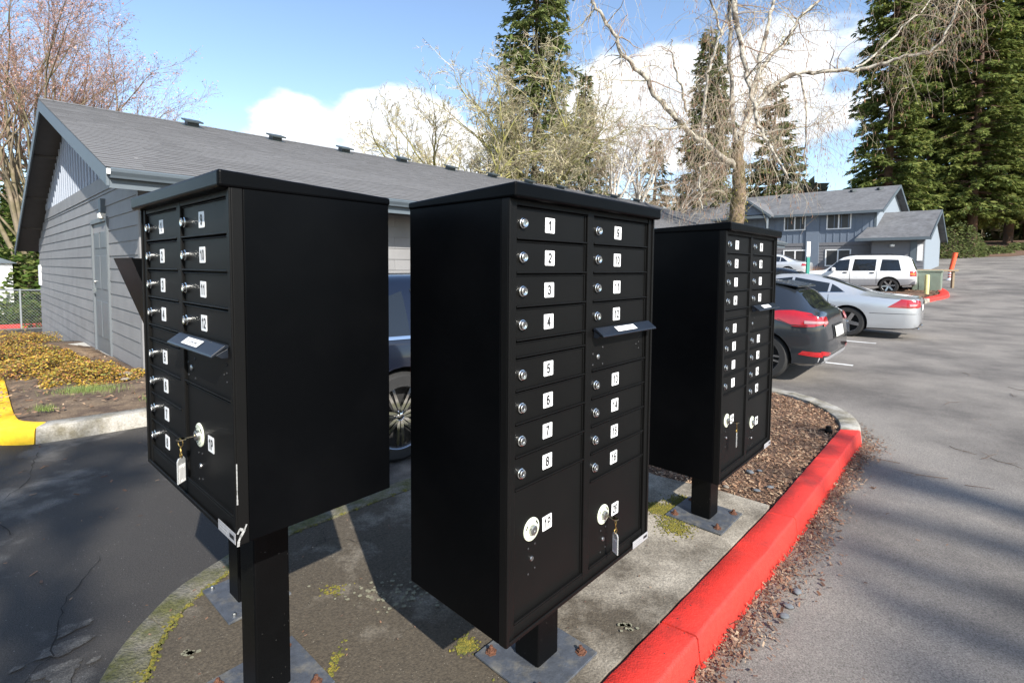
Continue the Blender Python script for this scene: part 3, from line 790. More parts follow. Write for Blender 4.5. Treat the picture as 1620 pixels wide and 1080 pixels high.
# pebbles and small things on the bed
MT['pebble'] = mat('pebble', (.13, .14, .15), .8, var=.25, scale=50, bump=.3, bscale=70)
MT['pebble_pale'] = mat('pale_pebble', (.24, .21, .17), .85, var=.25, scale=50, bump=.3, bscale=70)
def pebble(x, y, z, r, label, m='pebble', grp='pebbles around the mailboxes'):
    bm = bmesh.new(); bmesh.ops.create_icosphere(bm, subdivisions=2, radius=r)
    sd = R.uniform(0, 90)
    for v in bm.verts:
        v.co *= 1 + .22 * mnoise.noise(v.co / r * .8 + Vector((sd, 0, 0))); v.co.z *= .45; v.co.x *= 1.3
    me = bpy.data.meshes.new('pebble'); bm.to_mesh(me); bm.free(); me.materials.append(MT[m]); me.polygons.foreach_set('use_smooth', [True] * len(me.polygons))
    o = link('pebble', me); o.location = (x, y, z + r * .35); o.rotation_euler = (0, 0, R.uniform(0, 6)); tag(o, label, 'pebble', grp)
zc = -.015
pebble(1.27, 3.27, zc, .016, 'flat blue-grey pebble tucked under the far cabinet, nearest its post')
pebble(1.62, 3.33, zc, .024, 'roundest grey pebble, upper left of the wood-chip bed beside the far cabinet')
pebble(1.70, 3.36, zc, .014, 'tiny grey pebble touching the roundest one in the wood chips')
pebble(1.53, 3.05, zc, .017, 'pale flat pebble in the wood chips close to the slab corner')
pebble(1.64, 3.10, zc, .018, 'grey pebble to the right of the pale flat one in the wood chips')
pebble(1.36, 3.10, zc, .016, 'tan pebble at the edge of the slab behind the far post', 'pebble_pale')
za = -.136
pebble(1.335, 2.255, za, .019, 'grey stone lying in the leaf litter by the kerb, farthest of three in a row')
pebble(1.24, 2.155, za, .017, 'flat grey stone in the leaf litter by the kerb, middle of three in a row')
pebble(1.185, 2.09, za, .018, 'flat stone in the leaf litter by the kerb, closest of three in a row')
pebble(.80, 1.66, za, .014, 'lone pale stone in the leaf litter at the bottom of the picture', 'pebble_pale')
spr = empty('sprinkler_head', (2.70, 4.20, -.03), 'small black sprinkler head poking out of the wood chips near the kerb end', 'sprinkler')
mb = MB(); mb.lathe([(.03, 0), (.03, .035), (.022, .04), (.02, .065), (.012, .068), (0, .068)], (0, 0, 0), 'z', 12); mb.build('sprinkler_body', MT['black_door'], spr, smooth=40)
mb = MB(); mb.box((-.03, .02, .03), (.05, .02, .012)); mb.build('sprinkler_nozzle', MT['black_door'], spr)

# ------------------------------------------------------------------ the long grey building
MT['siding'] = mat('grey_siding', (.20, .197, .197), .65, var=.13, scale=2.5, bump=.15, bscale=60, objvar=.06)
MT['trim'] = mat('slate_trim', (.090, .112, .130), .5, var=.05, scale=8)
MT['board_panel'] = mat('pale_grey_panel', (.29, .32, .37), .6, var=.05, scale=4)
MT['soffit'] = mat('soffit', (.10, .092, .088), .8, var=.1, scale=6)
MT['shingle'] = mat('asphalt_shingle', None, .93, var=.22, scale=160, island=[(.118, .116, .116), (.138, .136, .136), (.126, .124, .124), (.146, .144, .144), (.112, .110, .110), (.132, .130, .130)], bump=.3, bscale=300)
MT['butt'] = mat('shingle_butt', (.055, .054, .054), .95, var=.2, scale=30)
MT['shingle_base'] = mat('roof_felt', (.10, .098, .1), .95, var=.2, scale=40)
MT['vent'] = mat('vent_metal', (.045, .058, .062), .45, var=.1)
MT['door'] = mat('door_paint', (.125, .14, .152), .45, var=.06, scale=6)
MT['white'] = mat('white_paint', (.78, .78, .77), .5, var=.06, scale=10)
MT['glass'] = mat('window_glass', (.02, .024, .028), .06, var=.2, scale=3, spec=.8)
MT['lampglass'] = mat('lamp_glass', (.7, .68, .62), .3, var=.05)
MT['metal'] = mat('brushed_metal', (.6, .6, .58), .3, metal=1.0, var=.08)
MT['found'] = mat('foundation', (.42, .40, .36), .9, var=.2, scale=30, bump=.3)
BO = Vector((-6.4365, 7.9929, -.1))
bld = empty('long_building', BO, 'long low grey building with lapped siding, shingled gable roof and ridge vents', 'building')
def BW(s, t, z): return GD * s + AD * t + Vector((0, 0, z - BO.z))      # z is the absolute height
SN, SF, TL = -2.25, 9.75, 20.4
E_ = (-2.97, 2.45); RG = (3.23, 4.53); LE = (11.0, 1.80); OV = .42
TE = 20.9
def roof_z(s):
    if s < RG[0]: return E_[1] + (RG[1] - E_[1]) * (s - E_[0]) / (RG[0] - E_[0])
    return RG[1] + (LE[1] - RG[1]) * (s - RG[0]) / (LE[0] - RG[0])
# walls
mb = MB(); zb = -1.2
pw = [(SN + .03, zb), (SF, zb), (SF, roof_z(SF) - .16), (RG[0], RG[1] - .17), (SN + .03, roof_z(SN) - .16)]
mb.prism([BW(s, .03, z) for s, z in pw], AD * (TL - .03)); wall = mb.build('wall', MT['siding'], bld, recalc=True)
# lapped boards of the gable wall, split at the door and at butt joints
PITCH = .193
def board(p0, p1, z0, nrm, parent, m, name='siding_board', h=PITCH, mi=None):
    """a lapped board from p0 to p1 (plan), its foot standing proud along nrm"""
    up_ = Vector((0, 0, 1)); mb = MB()
    a, b = Vector(p0), Vector(p1)
    f0, f1 = .022, .008
    lo = [a + nrm * f0, b + nrm * f0, b - nrm * .01, a - nrm * .01]
    hi = [a + nrm * f1, b + nrm * f1, b - nrm * .01, a - nrm * .01]
    mb.hexa([p + up_ * z0 for p in lo], [p + up_ * (z0 + h + .012) for p in hi])
    return mb.build(name, m, parent, recalc=True)
nG = Vector((GD.y, -GD.x, 0)); nG = nG if nG.dot(AD) < 0 else -nG       # out of the gable wall
nLg = Vector((-AD.y, AD.x, 0)); nLg = nLg if nLg.dot(GD) < 0 else -nLg  # out of the long wall
def rel(v): return v                                                    # building-local points already
DL, DR = 1.02, -.24
zlow = -.72
k0 = 0; z = 1.295 - PITCH * 11
while z < 2.70:
    segs = []
    top_s0 = SN; top_s1 = SF
    if z + PITCH < 2.06: segs = [(SN, DR - .055), (DL + .055, SF)]
    else: segs = [(SN, SF)]
    if z > 2.55: break
    for s0, s1 in segs:
        cuts = [s0]; x = s0 + (1.9 if (k0 % 2) else 3.1)
        while x < s1 - .5: cuts.append(x); x += 3.66
        cuts.append(s1)
        for c0, c1 in zip(cuts[:-1], cuts[1:]):
            # clip where the low eave comes down
            if roof_z(max(c0, c1)) - .2 < z + PITCH and c1 > 6:
                smax = RG[0] + (z + PITCH + .2 - RG[1]) / (LE[1] - RG[1]) * (LE[0] - RG[0])
                if smax < c0 + .1: continue
                c1 = min(c1, smax)
            board(BW(c0 + .0015, 0, 0) + Vector((0, 0, BO.z)), BW(c1 - .0015, 0, 0) + Vector((0, 0, BO.z)), z - BO.z, nG, wall, MT['siding'])
    z += PITCH; k0 += 1
# long wall boards
z = 1.295 - PITCH * 8; k0 = 0
while z < 2.25:
    x = .0; first = 1.6 if k0 % 2 else 3.66
    while x < TL - .1:
        x1 = min(TL, x + first); first = 3.66
        board(BW(SN, x + .0015, 0) + Vector((0, 0, BO.z)), BW(SN, x1 - .0015, 0) + Vector((0, 0, BO.z)), z - BO.z, nLg, wall, MT['siding'])
        x = x1
    z += PITCH; k0 += 1
# corner trim
mb = MB(); mb.prism([BW(SN - .028, -.028, -1), BW(SN + .07, -.028, -1), BW(SN + .07, .0, -1), BW(SN - .0, .07, -1), BW(SN - .028, .07, -1)], (0, 0, 3.38)); mb.build('corner_trim', MT['siding'], bld, recalc=True)
# trim board under the gable panel and the board-and-batten panel itself
mb = MB(); mb.prism([BW(SN - .0, -.001, 2.50), BW(7.9, -.001, 2.50), BW(7.3, -.001, 2.72), BW(SN + .05, -.001, 2.72)], nG * .034); mb.build('band_board', MT['siding'], bld, recalc=True)
mb = MB(); mb.prism([BW(-2.1, 0, 2.715), BW(7.6, 0, 2.715), BW(RG[0], 0, RG[1] - .2)], nG * .016); gp = mb.build('gable_panel', MT['board_panel'], bld, recalc=True)
s = -2.0
while s < 7.6:
    zt = roof_z(s) - .16
    if zt > 2.76:
        c = BW(s, 0, 0)
        mb = MB(); mb.prism([BW(s - .024, 0, 2.72) + nG * .016, BW(s + .024, 0, 2.72) + nG * .016, BW(s + .024, 0, zt) + nG * .016, BW(s - .024, 0, zt) + nG * .016], nG * .022)
        mb.build('batten', MT['board_panel'], gp, recalc=True)
    s += .305
# roof: deck, rake boards, fascia and gutter
def slope(sA, zA, sB, zB, t0, t1, th, parent, m, name):
    mb = MB()
    mb.hexa([BW(sA, t0, zA - th), BW(sB, t0, zB - th), BW(sB, t1, zB - th), BW(sA, t1, zA - th)], [BW(sA, t0, zA), BW(sB, t0, zB), BW(sB, t1, zB), BW(sA, t1, zA)])
    return mb.build(name, m, parent, recalc=True)
roof = slope(E_[0], E_[1], RG[0], RG[1], -OV, TE, .05, bld, MT['shingle_base'], 'roof')
roof2 = slope(LE[0], LE[1], RG[0] + .002, RG[1] - .001, -OV, TE, .05, bld, MT['shingle_base'], 'roof')
def soff(sA, zA, sB, zB, name):
    return slope(sA, zA, sB, zB, -OV + .03, TE - .03, .02, bld, MT['soffit'], name)
soff(E_[0] + .03, E_[1] - .055, RG[0], RG[1] - .055, 'soffit'); soff(LE[0] - .03, LE[1] - .055, RG[0] + .01, RG[1] - .056, 'soffit')
for (sA, zA, sB, zB) in ((E_[0] - .01, E_[1], RG[0], RG[1]), (LE[0], LE[1], RG[0] + .003, RG[1])):
    mb = MB(); d0 = .235
    mb.prism([BW(sA, -OV - .028, zA - .012), BW(sB, -OV - .028, zB - .012), BW(sB, -OV - .028, zB - d0), BW(sA, -OV - .028, zA - d0 + .03)], AD * .027); mb.build('rake_board', MT['trim'], bld, recalc=True)
for sP in (5.2, 7.3, 9.2):
    zz = roof_z(sP) - .075
    mb = MB(); mb.prism([BW(sP - .02, -OV + .03, zz), BW(sP + .02, -OV + .03, zz), BW(sP + .02, -OV + .03, zz - .05), BW(sP - .02, -OV + .03, zz - .05)], AD * .42); mb.build('soffit_joint', MT['soffit'], bld, recalc=True)
mb = MB(); mb.prism([BW(E_[0], -OV, E_[1] - .03), BW(E_[0] + .02, -OV, E_[1] - .03), BW(E_[0] + .02, -OV, E_[1] - .23), BW(E_[0], -OV, E_[1] - .23)], AD * (TE + OV)); mb.build('fascia_board', MT['trim'], bld, recalc=True)
gq = [(E_[0] - .002, -.02), (E_[0] - .105, -.015), (E_[0] - .118, -.03), (E_[0] - .112, -.06), (E_[0] - .085, -.10), (E_[0] - .075, -.125), (E_[0] - .002, -.125)]
mb = MB(); mb.prism([BW(a, -OV, E_[1] + b) for a, b in gq], AD * (TE + OV)); mb.build('gutter', MT['trim'], bld, recalc=True)
mb = MB(); mb.box(BW(E_[0] - .05, -OV - .004, E_[1] - .055), (.05, .05, .06), 0, Matrix.Rotation(.8, 3, 'Z')); mb.build('gutter_end', MT['white'], bld)
# shingles: the 300 that show largest are pieces of their own, the rest one mesh
sd = Vector((RG[0] - E_[0], RG[1] - E_[1])); sl_len = sd.length; sd.normalize()
upR = (GD * sd[0] + Vector((0, 0, sd[1]))); nR = AD.cross(upR).normalized()
if nR.z < 0: nR = -nR
EXPO = .142
rest = MB(); nsh = 0; sh_cache = []
for v in range(6):
    wd = (.16, .20, .25, .30, .22, .28)[v]; mb = MB()
    lo = [AD * 0 - nR * .0, AD * (wd - .003), AD * (wd - .003) + nR * (.007 + .0012 * v), nR * (.007 + .0012 * v)]
    th = .0065 + .0006 * v
    P0 = [Vector((0, 0, 0)), AD * (wd - .003), AD * (wd - .003) + upR * .19, upR * .19]
    mb.hexa([P0[0], P0[1], P0[2], P0[3]], [P0[0] + nR * th, P0[1] + nR * th, P0[2] + nR * .001, P0[3] + nR * .001])
    mb.m[2] = 1
    sh_cache.append((wd, mb.mesh('shingle', [MT['shingle'], MT['butt']]), mb))
row = 0; y = -.01; cand = []
while y < sl_len - .08:
    x = -OV - .03; base = BW(E_[0], 0, E_[1]) + upR * y
    while x < TE - .05:
        v = R.randrange(6); wd = sh_cache[v][0]
        if True:
            cand.append((base + AD * x + nR * (.001 + R.uniform(0, .001)), v, y, x))
        x += wd
    y += EXPO; row += 1
camB = Vector((0, 0, EYE)) - BO
def px_of(c):
    d = (c[0] - camB); return -abs(nR.dot(d)) / (d.length ** 3)
def shows(c):      # hidden behind the cabinets or not
    p = c[0] + BO; u = 810 + 794 * p.x / p.y; v_ = 423 - 794 * (p.z - EYE) / p.y
    return not (u > 225 and v_ > 262 + .13 * max(0, u - 345) - .4 * max(0, 345 - u) * (u < 345) + (0))
order = sorted(range(len(cand)), key=lambda i: (not shows(cand[i]), px_of(cand[i])))
top = set(order[:300])
for i, (p, v, y, x) in enumerate(cand):
    if i in top:
        o = link('shingle', sh_cache[v][1], roof); o.location = p
    else:
        src = sh_cache[v][2]; rest.add([Vector(q) + p for q in src.v], src.f); rest.m[-6:] = src.m
tag(rest.build('shingle_courses', [MT['shingle'], MT['butt']], roof), kind='stuff')
mb = MB(); x = -OV - .03
while x < TE:
    q0 = BW(RG[0], x, RG[1] + .004); l = .22
    mb.add([q0 - upR * .13 + nR * .010, q0 + Vector((0, 0, .022)), q0 + Vector((0, 0, .022)) + AD * l, q0 - upR * .13 + nR * .010 + AD * l], [(0, 1, 2, 3)])
    q1 = BW(RG[0] + .12, x, roof_z(RG[0] + .12) + .012)
    mb.add([q0 + Vector((0, 0, .0225)), q1, q1 + AD * l, q0 + Vector((0, 0, .0225)) + AD * l], [(0, 1, 2, 3)])
    x += .2
tag(mb.build('ridge_cap', MT['shingle'], roof), kind='stuff')
# ridge vents: low square hoods, evenly spaced
for i in range(11):
    t = 2.0 + 1.762 * i; mb = MB()
    c = BW(RG[0], t, RG[1]) - upR * .34 + nR * .012
    q = Matrix((AD, upR, nR)).transposed()
    mb.box(c, (.36, .36, .012), 0, q); mb.box(c + nR * .05, (.22, .22, .09), 0, q)
    mb.box(c + nR * .110 - upR * .03, (.34, .34, .035), 0, q)
    mb.build('roof_vent', MT['vent'], roof)
# door in the gable wall, frame, handle, lamp and a white notice at the far corner
mb = MB()
for s in (DR - .025, DL + .025): mb.prism([BW(s - .028, .03, -.14), BW(s + .028, .03, -.14), BW(s + .028, .03, 2.03), BW(s - .028, .03, 2.03)], nG * .075)
mb.prism([BW(DR - .053, .03, 2.03), BW(DL + .053, .03, 2.03), BW(DL + .053, .03, 2.10), BW(DR - .053, .03, 2.10)], nG * .078); mb.build('door_frame', MT['door'], bld, recalc=True)
mb = MB(); mb.prism([BW(DR + .003, .03, -.12), BW(DL - .003, .03, -.12), BW(DL - .003, .03, 2.025), BW(DR + .003, .03, 2.025)], nG * .045)
dr = mb.build('door', MT['door'], bld, recalc=True)
for (s0, s1, z0, z1) in ((DR + .15, .33, .15, .75), (.45, DL - .15, .15, .75), (DR + .15, .33, .95, 1.5), (.45, DL - .15, .95, 1.5), (DR + .15, .33, 1.62, 1.88), (.45, DL - .15, 1.62, 1.88)):
    mb = MB(); mb.prism([BW(s0, .03, z0) + nG * .045, BW(s1, .03, z0) + nG * .045, BW(s1, .03, z1) + nG * .045, BW(s0, .03, z1) + nG * .045], nG * .010); mb.build('door_panel', MT['door'], dr, bevel=.006, recalc=True)
mb = MB(); c = BW(DL - .09, .03, .92) + nG * .045
mb.lathe([(0, .0), (.032, 0), (.034, .012), (.02, .016), (.012, .03), (.012, .05), (0, .05)], c, 'y', 14)
mb.tube([c + nG * .045, c + nG * .055 - GD * .05, c + nG * .055 - GD * .12], .010, 8, cap=True); mb.build('handle', MT['metal'], dr, smooth=40)
mb = MB(); c = BW(DL - .09, .03, 1.06) + nG * .045; mb.tube([c, c + nG * .025], [.03, .028], 14, cap=True); mb.build('deadbolt', MT['metal'], dr, smooth=40)
lamp = MB(); c = BW(-.02, 0, 2.27) + nG * .03; lamp.box(c, (.16, .10, .22), 0, Matrix.Rotation(math.atan2(GD.y, GD.x), 3, 'Z')); lo = lamp.build('wall_lamp', MT['trim'], bld, bevel=.008)
mb = MB(); mb.box(c + nG * .01 - Vector((0, 0, .155)), (.145, .12, .085), 0, Matrix.Rotation(math.atan2(GD.y, GD.x), 3, 'Z')); mb.build('lamp_shade', MT['lampglass'], lo, bevel=.012)
mb = MB(); mb.prism([BW(9.35, 0, .75), BW(9.72, 0, .75), BW(9.72, 0, 1.32), BW(9.35, 0, 1.32)], nG * .05); mb.build('notice_board', MT['white'], bld, recalc=True)
# concrete foundation strip and stoop showing at the foot of the wall
mb = MB(); mb.prism([BW(SN, -.0, -.9), BW(SF, -.0, -.9), BW(SF, -.0, -.78), BW(3.6, 0, -.30), BW(1.1, 0, -.12), BW(SN, 0, -.06)], nG * .026); mb.build('foundation', MT['found'], bld, recalc=True)
mb = MB(); mb.prism([BW(-.9, -.03, -.3), BW(2.3, -.03, -.3), BW(2.1, -.55, -.3), BW(-.6, -.55, -.3)], (0, 0, .17)); mb.build('door_step', MT['found'], bld, recalc=True)

# ------------------------------------------------------------------ planting bed in front of the gable wall
bed = bpy.data.objects.new('planting_bed_kerb', None); COL.objects.link(bed); bed['kind'] = 'structure'
def XY(x, y, z): return Vector((x, y, z))
yel_out = chaikin([(-9.5, 8.75), (-6.35, 5.93), (-4.85, 4.55), (-4.45, 4.17), (-4.2, 4.04), (-3.95, 4.09)], 2)
yel_in = chaikin([(-9.3, 8.92), (-6.22, 6.10), (-4.76, 4.72), (-4.42, 4.42), (-4.25, 4.30), (-4.02, 4.29)], 2)
def bedz(x, y, z): return Vector((x, y, z + min(0, .02 * (x + 4.2)) * 1.6))
kerb_run(yel_in, yel_out, [.33, .62, .84], MT['kerb_yellow'], bed, 'yellow painted kerb stone', -.01, bedz)
gr_out = [(-3.95, 4.09), (-3.75, 4.24), (-2.6, 5.30), (1.4, 9.06), (9.0, 16.2)]
gr_in = [(-4.02, 4.29), (-3.86, 4.40), (-2.72, 5.44), (1.28, 9.19), (8.88, 16.33)]
kerb_run(gr_in, gr_out, [.075, .155, .235, .315, .4, .5, .6, .7, .8, .9], MT['kerb_grey'], bed, None, .0, lambda x, y, z: Vector((x, y, z)))
soil = MB(); rows = []
Pc = [Vector((p[0], p[1], 0)) for p in (resample(gr_in, 30)[::-1] + resample(yel_in, 40)[::1])]
for p in Pc:
    t = (p - GP).dot(AD); s = (p - GP).dot(GD)
    # the wall point opposite
    if t > -.1: w_ = GP + AD * t + GD * max(SN - .02, min(s, SN - .02))
    else: w_ = GP + AD * .0 + GD * max(SN, s + .2)
    rr_ = []
    for k in range(9):
        q = p.lerp(w_, k / 8); z = bedz(q.x, q.y, -.035).z + .05 * math.sin(pi * k / 8) + .03 * mnoise.noise(q * 1.7)
        if k == 0: z = bedz(q.x, q.y, -.035).z
        rr_.append((q.x, q.y, z))
    rows.append(rr_)
soil.grid(rows); tag(soil.build('planting_bed', MT['soil'], smooth=180, recalc=False), kind='structure')
def bed_h(x, y): return bedz(x, y, -.0).z
mb = MB()
for k in range(2600):
    p = Vector((R.uniform(-7.5, -2.4), R.uniform(4.3, 8), 0)); s = (p - GP).dot(GD); t = (p - GP).dot(AD)
    if t > -.05 and s > SN - .05: continue
    if t < -3.1 or (s < SN and (t > 6 or s < -4.0)): continue
    sz = R.choice((.02, .03, .045, .06)); chip(mb, (p.x, p.y, bed_h(p.x, p.y) + R.uniform(.0, .03)), sz, sz * .4, tilt=.4)
tag(mb.build('bark_mulch', MT['chip']), kind='stuff')
# low golden shrubs: twigs with many small leaves
MT['gold'] = mat('golden_leaves', None, .6, var=.1, island=[(.30, .19, .02), (.44, .26, .02), (.20, .14, .03), (.36, .17, .04), (.12, .14, .03), (.28, .26, .04), (.48, .33, .04), (.30, .11, .05), (.12, .07, .03)])
MT['stem'] = mat('shrub_stem', (.10, .06, .04), .9, var=.2)
def shrub(x, y, rx, ry, h, n, label, m='gold', ls=(.018, .035), grp='low golden shrubs in the bed', name='golden_shrub', cat='shrub', rz=0):
    t = empty(name, (x, y, bed_h(x, y) - .03), label, cat, grp, rz)
    mb = MB(); st = MB(); sd = R.uniform(0, 99)
    for k in range(n):
        a = R.uniform(0, 2 * pi); r = math.sqrt(R.random()); px, py = math.cos(a) * r, math.sin(a) * r
        top = (1 - r ** 2.4) * .75 + .10 + .75 * mnoise.noise(Vector((px * rx * 4.2, py * ry * 4.2, sd)))
        if top < .05: continue
        zz = top * (1 - .75 * R.random() ** 2.2) * h
        s = R.uniform(*ls); q = Matrix.Rotation(R.uniform(0, 2 * pi), 3, 'Z') @ Matrix.Rotation(R.uniform(-1.1, 1.1), 3, 'X') @ Matrix.Rotation(R.uniform(-.6, .6), 3, 'Y')
        c = Vector((px * rx, py * ry, zz))
        mb.add([c + q @ Vector(p) for p in ((-s * .5, 0, 0), (0, -s * .32, s * .06), (s * .6, 0, 0), (0, s * .32, s * .06))], [(0, 1, 2, 3)])
        if k % 14 == 0: st.tube([(px * rx * .3, py * ry * .3, 0), (px * rx * .7, py * ry * .7, zz * .6), c], [.005, .003, .0015], 3)
    mb.build('leaves', MT[m], t); st.build('stems', MT['stem'], t)
shrub(-5.10, 6.05, .72, .50, .22, 6500, 'golden leaved low shrub closest to the camera in the bed', rz=-.7)
shrub(-6.2, 6.6, .68, .55, .23, 5000, 'orange-gold low shrub just behind the frontmost one, by the yellow kerb')
shrub(-6.55, 7.2, .5, .35, .2, 4500, 'golden low shrub beside the concrete door step', rz=.2)
shrub(-7.9, 8.0, 1.0, .6, .2, 5500, 'broad golden shrub at the left edge of the picture', rz=-.6)
shrub(-9.6, 9.6, 1.1, .7, .26, 5000, 'farthest yellow shrub in the bed, by the wall corner', rz=-.6)
MT['grass'] = mat('grass_blades', None, .7, var=.1, island=[(.10, .17, .03), (.16, .22, .05), (.22, .24, .07), (.08, .13, .025)])
mb = MB()
for (cx, cy, rx, ry, n) in ((-4.55, 5.35, .28, .14, 1500), (-3.55, 5.05, .12, .10, 300), (-4.0, 5.75, .15, .1, 300), (-4.35, 4.62, .1, .05, 200), (-6.9, 6.95, .3, .12, 500)):
    for k in range(n):
        x, y = cx + R.gauss(0, rx) * .6, cy + R.gauss(0, ry) * .6; z = bed_h(x, y) + .0
        l = R.uniform(.03, .075); a = R.uniform(0, 2 * pi); d = Vector((math.cos(a), math.sin(a), 0))
        mb.add([(x, y, z), (x + d.y * .004, y - d.x * .004, z), (x + d.x * l * .6, y + d.y * l * .6, z + l)], [(0, 1, 2)])
tag(mb.build('grass', MT['grass']), kind='stuff')
zc = -.0
for (x, y, r, lb) in ((-4.70, 6.05, .07, 'larger pale rock lying in the bark beside the golden shrub'), (-4.55, 5.85, .045, 'small pale rock in front of the larger one in the bed')):
    pebble(x, y, zc, r, lb, 'pebble_pale', 'pale rocks in the planting bed')

# ------------------------------------------------------------------ two-storey house across the lot
HO = Vector((23.794, 33.057, 0))
house = empty('two_storey_house', HO + Vector((0, 0, .3)), 'two-storey blue-grey house with paired white windows and a lower garage wing', 'house')
HX = -GD; HY = AD                      # along the facade to the right / into the house
def HW(x, y, z): return HX * x + HY * y + Vector((0, 0, z - .3))
MT['blue'] = mat('blue_grey_boards', (.135, .165, .21), .6, var=.05, scale=3)
MT['lowgrey'] = mat('lower_grey_siding', (.15, .15, .16), .65, var=.06, scale=3)
MT['shingle_far'] = mat('far_shingles', (.135, .138, .145), .92, var=.25, scale=5, bump=.2, bscale=30, col2=(.10, .10, .105), cscale=1.2, cmix=(.4, .65))
MT['whitewall'] = mat('pale_gable', (.24, .28, .32), .6, var=.05)
MT['curtain'] = mat('dim_room', (.035, .034, .032), .4, var=.3, scale=2, spec=.6)
hw = MB(); D_ = 9.0
hw.prism([HW(-9.0, 0, -.6), HW(0, 0, -.6), HW(0, 0, 5.38), HW(-9.0, 0, 5.38)], HY * D_)
hwall = hw.build('wall', MT['lowgrey'], house, recalc=True)
mb = MB(); mb.prism([HW(0, 0, 3.2), HW(0, D_, 3.2), HW(0, D_, 5.35), HW(0, D_ / 2, 7.35), HW(0, 0, 5.35)], HX * .03); mb.build('gable_wall', MT['whitewall'], house, recalc=True)
nF = -HY
mb = MB(); mb.prism([HW(-9.0, 0, 3.24), HW(-.0, 0, 3.24), HW(-.0, 0, 5.36), HW(-9.0, 0, 5.36)], nF * .03); up_ = mb.build('upper_boards', MT['blue'], house, recalc=True)
x = -8.9
while x < 0:
    mb = MB(); mb.prism([HW(x - .025, 0, 3.24) + nF * .03, HW(x + .025, 0, 3.24) + nF * .03, HW(x + .025, 0, 5.2) + nF * .03, HW(x - .025, 0, 5.2) + nF * .03], nF * .025); mb.build('batten', MT['blue'], up_, recalc=True); x += .41
z = .0
while z < 3.0:
    mb = MB(); mb.hexa([HW(-9.0, 0, z) + nF * .03, HW(0, 0, z) + nF * .03, HW(0, 0, z), HW(-9.0, 0, z)], [HW(-9.0, 0, z + .2) + nF * .008, HW(0, 0, z + .2) + nF * .008, HW(0, 0, z + .2), HW(-9.0, 0, z + .2)]); mb.build('siding_board', MT['lowgrey'], hwall, recalc=True); z += .2
mb = MB(); mb.prism([HW(-9.0, 0, 3.02), HW(.04, 0, 3.02), HW(.04, 0, 3.24), HW(-9.0, 0, 3.24)], nF * .05); mb.build('band_board', MT['lowgrey'], house, recalc=True)
mb = MB(); mb.prism([HW(-4.0, 0, -.4), HW(-3.2, 0, -.4), HW(-3.2, 0, 5.2), HW(-4.0, 0, 5.2)], nF * .12); mb.build('chimney_chase', MT['blue'], house, recalc=True)
for sx in (-.045,): mb = MB(); mb.prism([HW(sx - .05, 0, -.5), HW(sx + .075, 0, -.5), HW(sx + .075, 0, 5.3), HW(sx - .05, 0, 5.3)], nF * .06); mb.build('corner_trim', MT['trim'], house, recalc=True)
def hwin(x0, x1, z0, z1, parent=house, W=HW, n=nF, X=HX):
    mb = MB(); f = .075
    def bar(a0, a1, b0, b1, d=.07): mb.prism([W(a0, 0, b0), W(a1, 0, b0), W(a1, 0, b1), W(a0, 0, b1)], n * d)
    bar(x0, x1, z1 - f, z1); bar(x0, x1, z0, z0 + f, .085); bar(x0, x0 + f, z0 + f, z1 - f, .068); bar(x1 - f, x1, z0 + f, z1 - f, .068); xm = (x0 + x1) / 2; bar(xm - .04, xm + .04, z0 + f, z1 - f, .066)
    w_ = mb.build('window', MT['white'], parent, recalc=True)
    for a0, a1 in ((x0 + f, xm - .04), (xm + .04, x1 - f)):
        mb = MB(); mb.prism([W(a0, 0, z0 + f), W(a1, 0, z0 + f), W(a1, 0, z1 - f), W(a0, 0, z1 - f)], n * .045); mb.build('pane', MT['curtain'], w_, recalc=True)
hwin(-5.46, -4.06, 4.14, 5.18); hwin(-2.80, -1.36, 4.12, 5.20); hwin(-5.44, -3.9, 1.6, 2.76); hwin(-2.80, -1.30, 1.6, 2.76)
def hroof(P4, th, m, name, parent=house):
    mb = MB(); mb.hexa([Vector(p) - Vector((0, 0, th)) for p in P4], P4); return mb.build(name, m, parent, recalc=True)
zE, zR, yR = 5.22, 7.38, D_ / 2
hroof([HW(-15.5, -.55, zE), HW(.45, -.55, zE), HW(.45, yR, zR), HW(-14.6, yR, zR)], .10, MT['shingle_far'], 'roof')
hroof([HW(.45, D_ + .5, zE), HW(-15.5, D_ + .5, zE), HW(-14.6, yR + .003, zR), HW(.45, yR + .003, zR)], .10, MT['shingle_far'], 'roof')
mb = MB(); mb.prism([HW(-15.5, -.56, zE - .14), HW(.45, -.56, zE - .14), HW(.45, -.56, zE + .02), HW(-15.5, -.56, zE + .02)], nF * .10); mb.build('gutter', MT['trim'], house, recalc=True)
for (y0, z0, y1, z1) in ((-.62, zE, yR, zR), (D_ + .5, zE, yR, zR)):
    mb = MB(); mb.prism([HW(.452, y0, z0 + .01), HW(.452, y1, z1 + .01), HW(.452, y1, z1 - .2), HW(.452, y0, z0 - .2)], HX * .03); mb.build('rake_board', MT['trim'], house, recalc=True)
for xx in (-11.5, -7.0, -2.2, -.6):
    mb = MB(); c = HW(xx, yR - .7, zR - .33 + .08); mb.box(c, (.3, .3, .16)); mb.build('roof_vent', MT['vent'], house)
# left wing of the house running out of sight behind the long building
mb = MB(); mb.prism([HW(-15.2, 0, -.6), HW(-9.05, 0, -.6), HW(-9.05, 0, 5.1), HW(-15.2, 0, 5.1)], HY * D_); mb.build('wall', MT['lowgrey'], house, recalc=True)
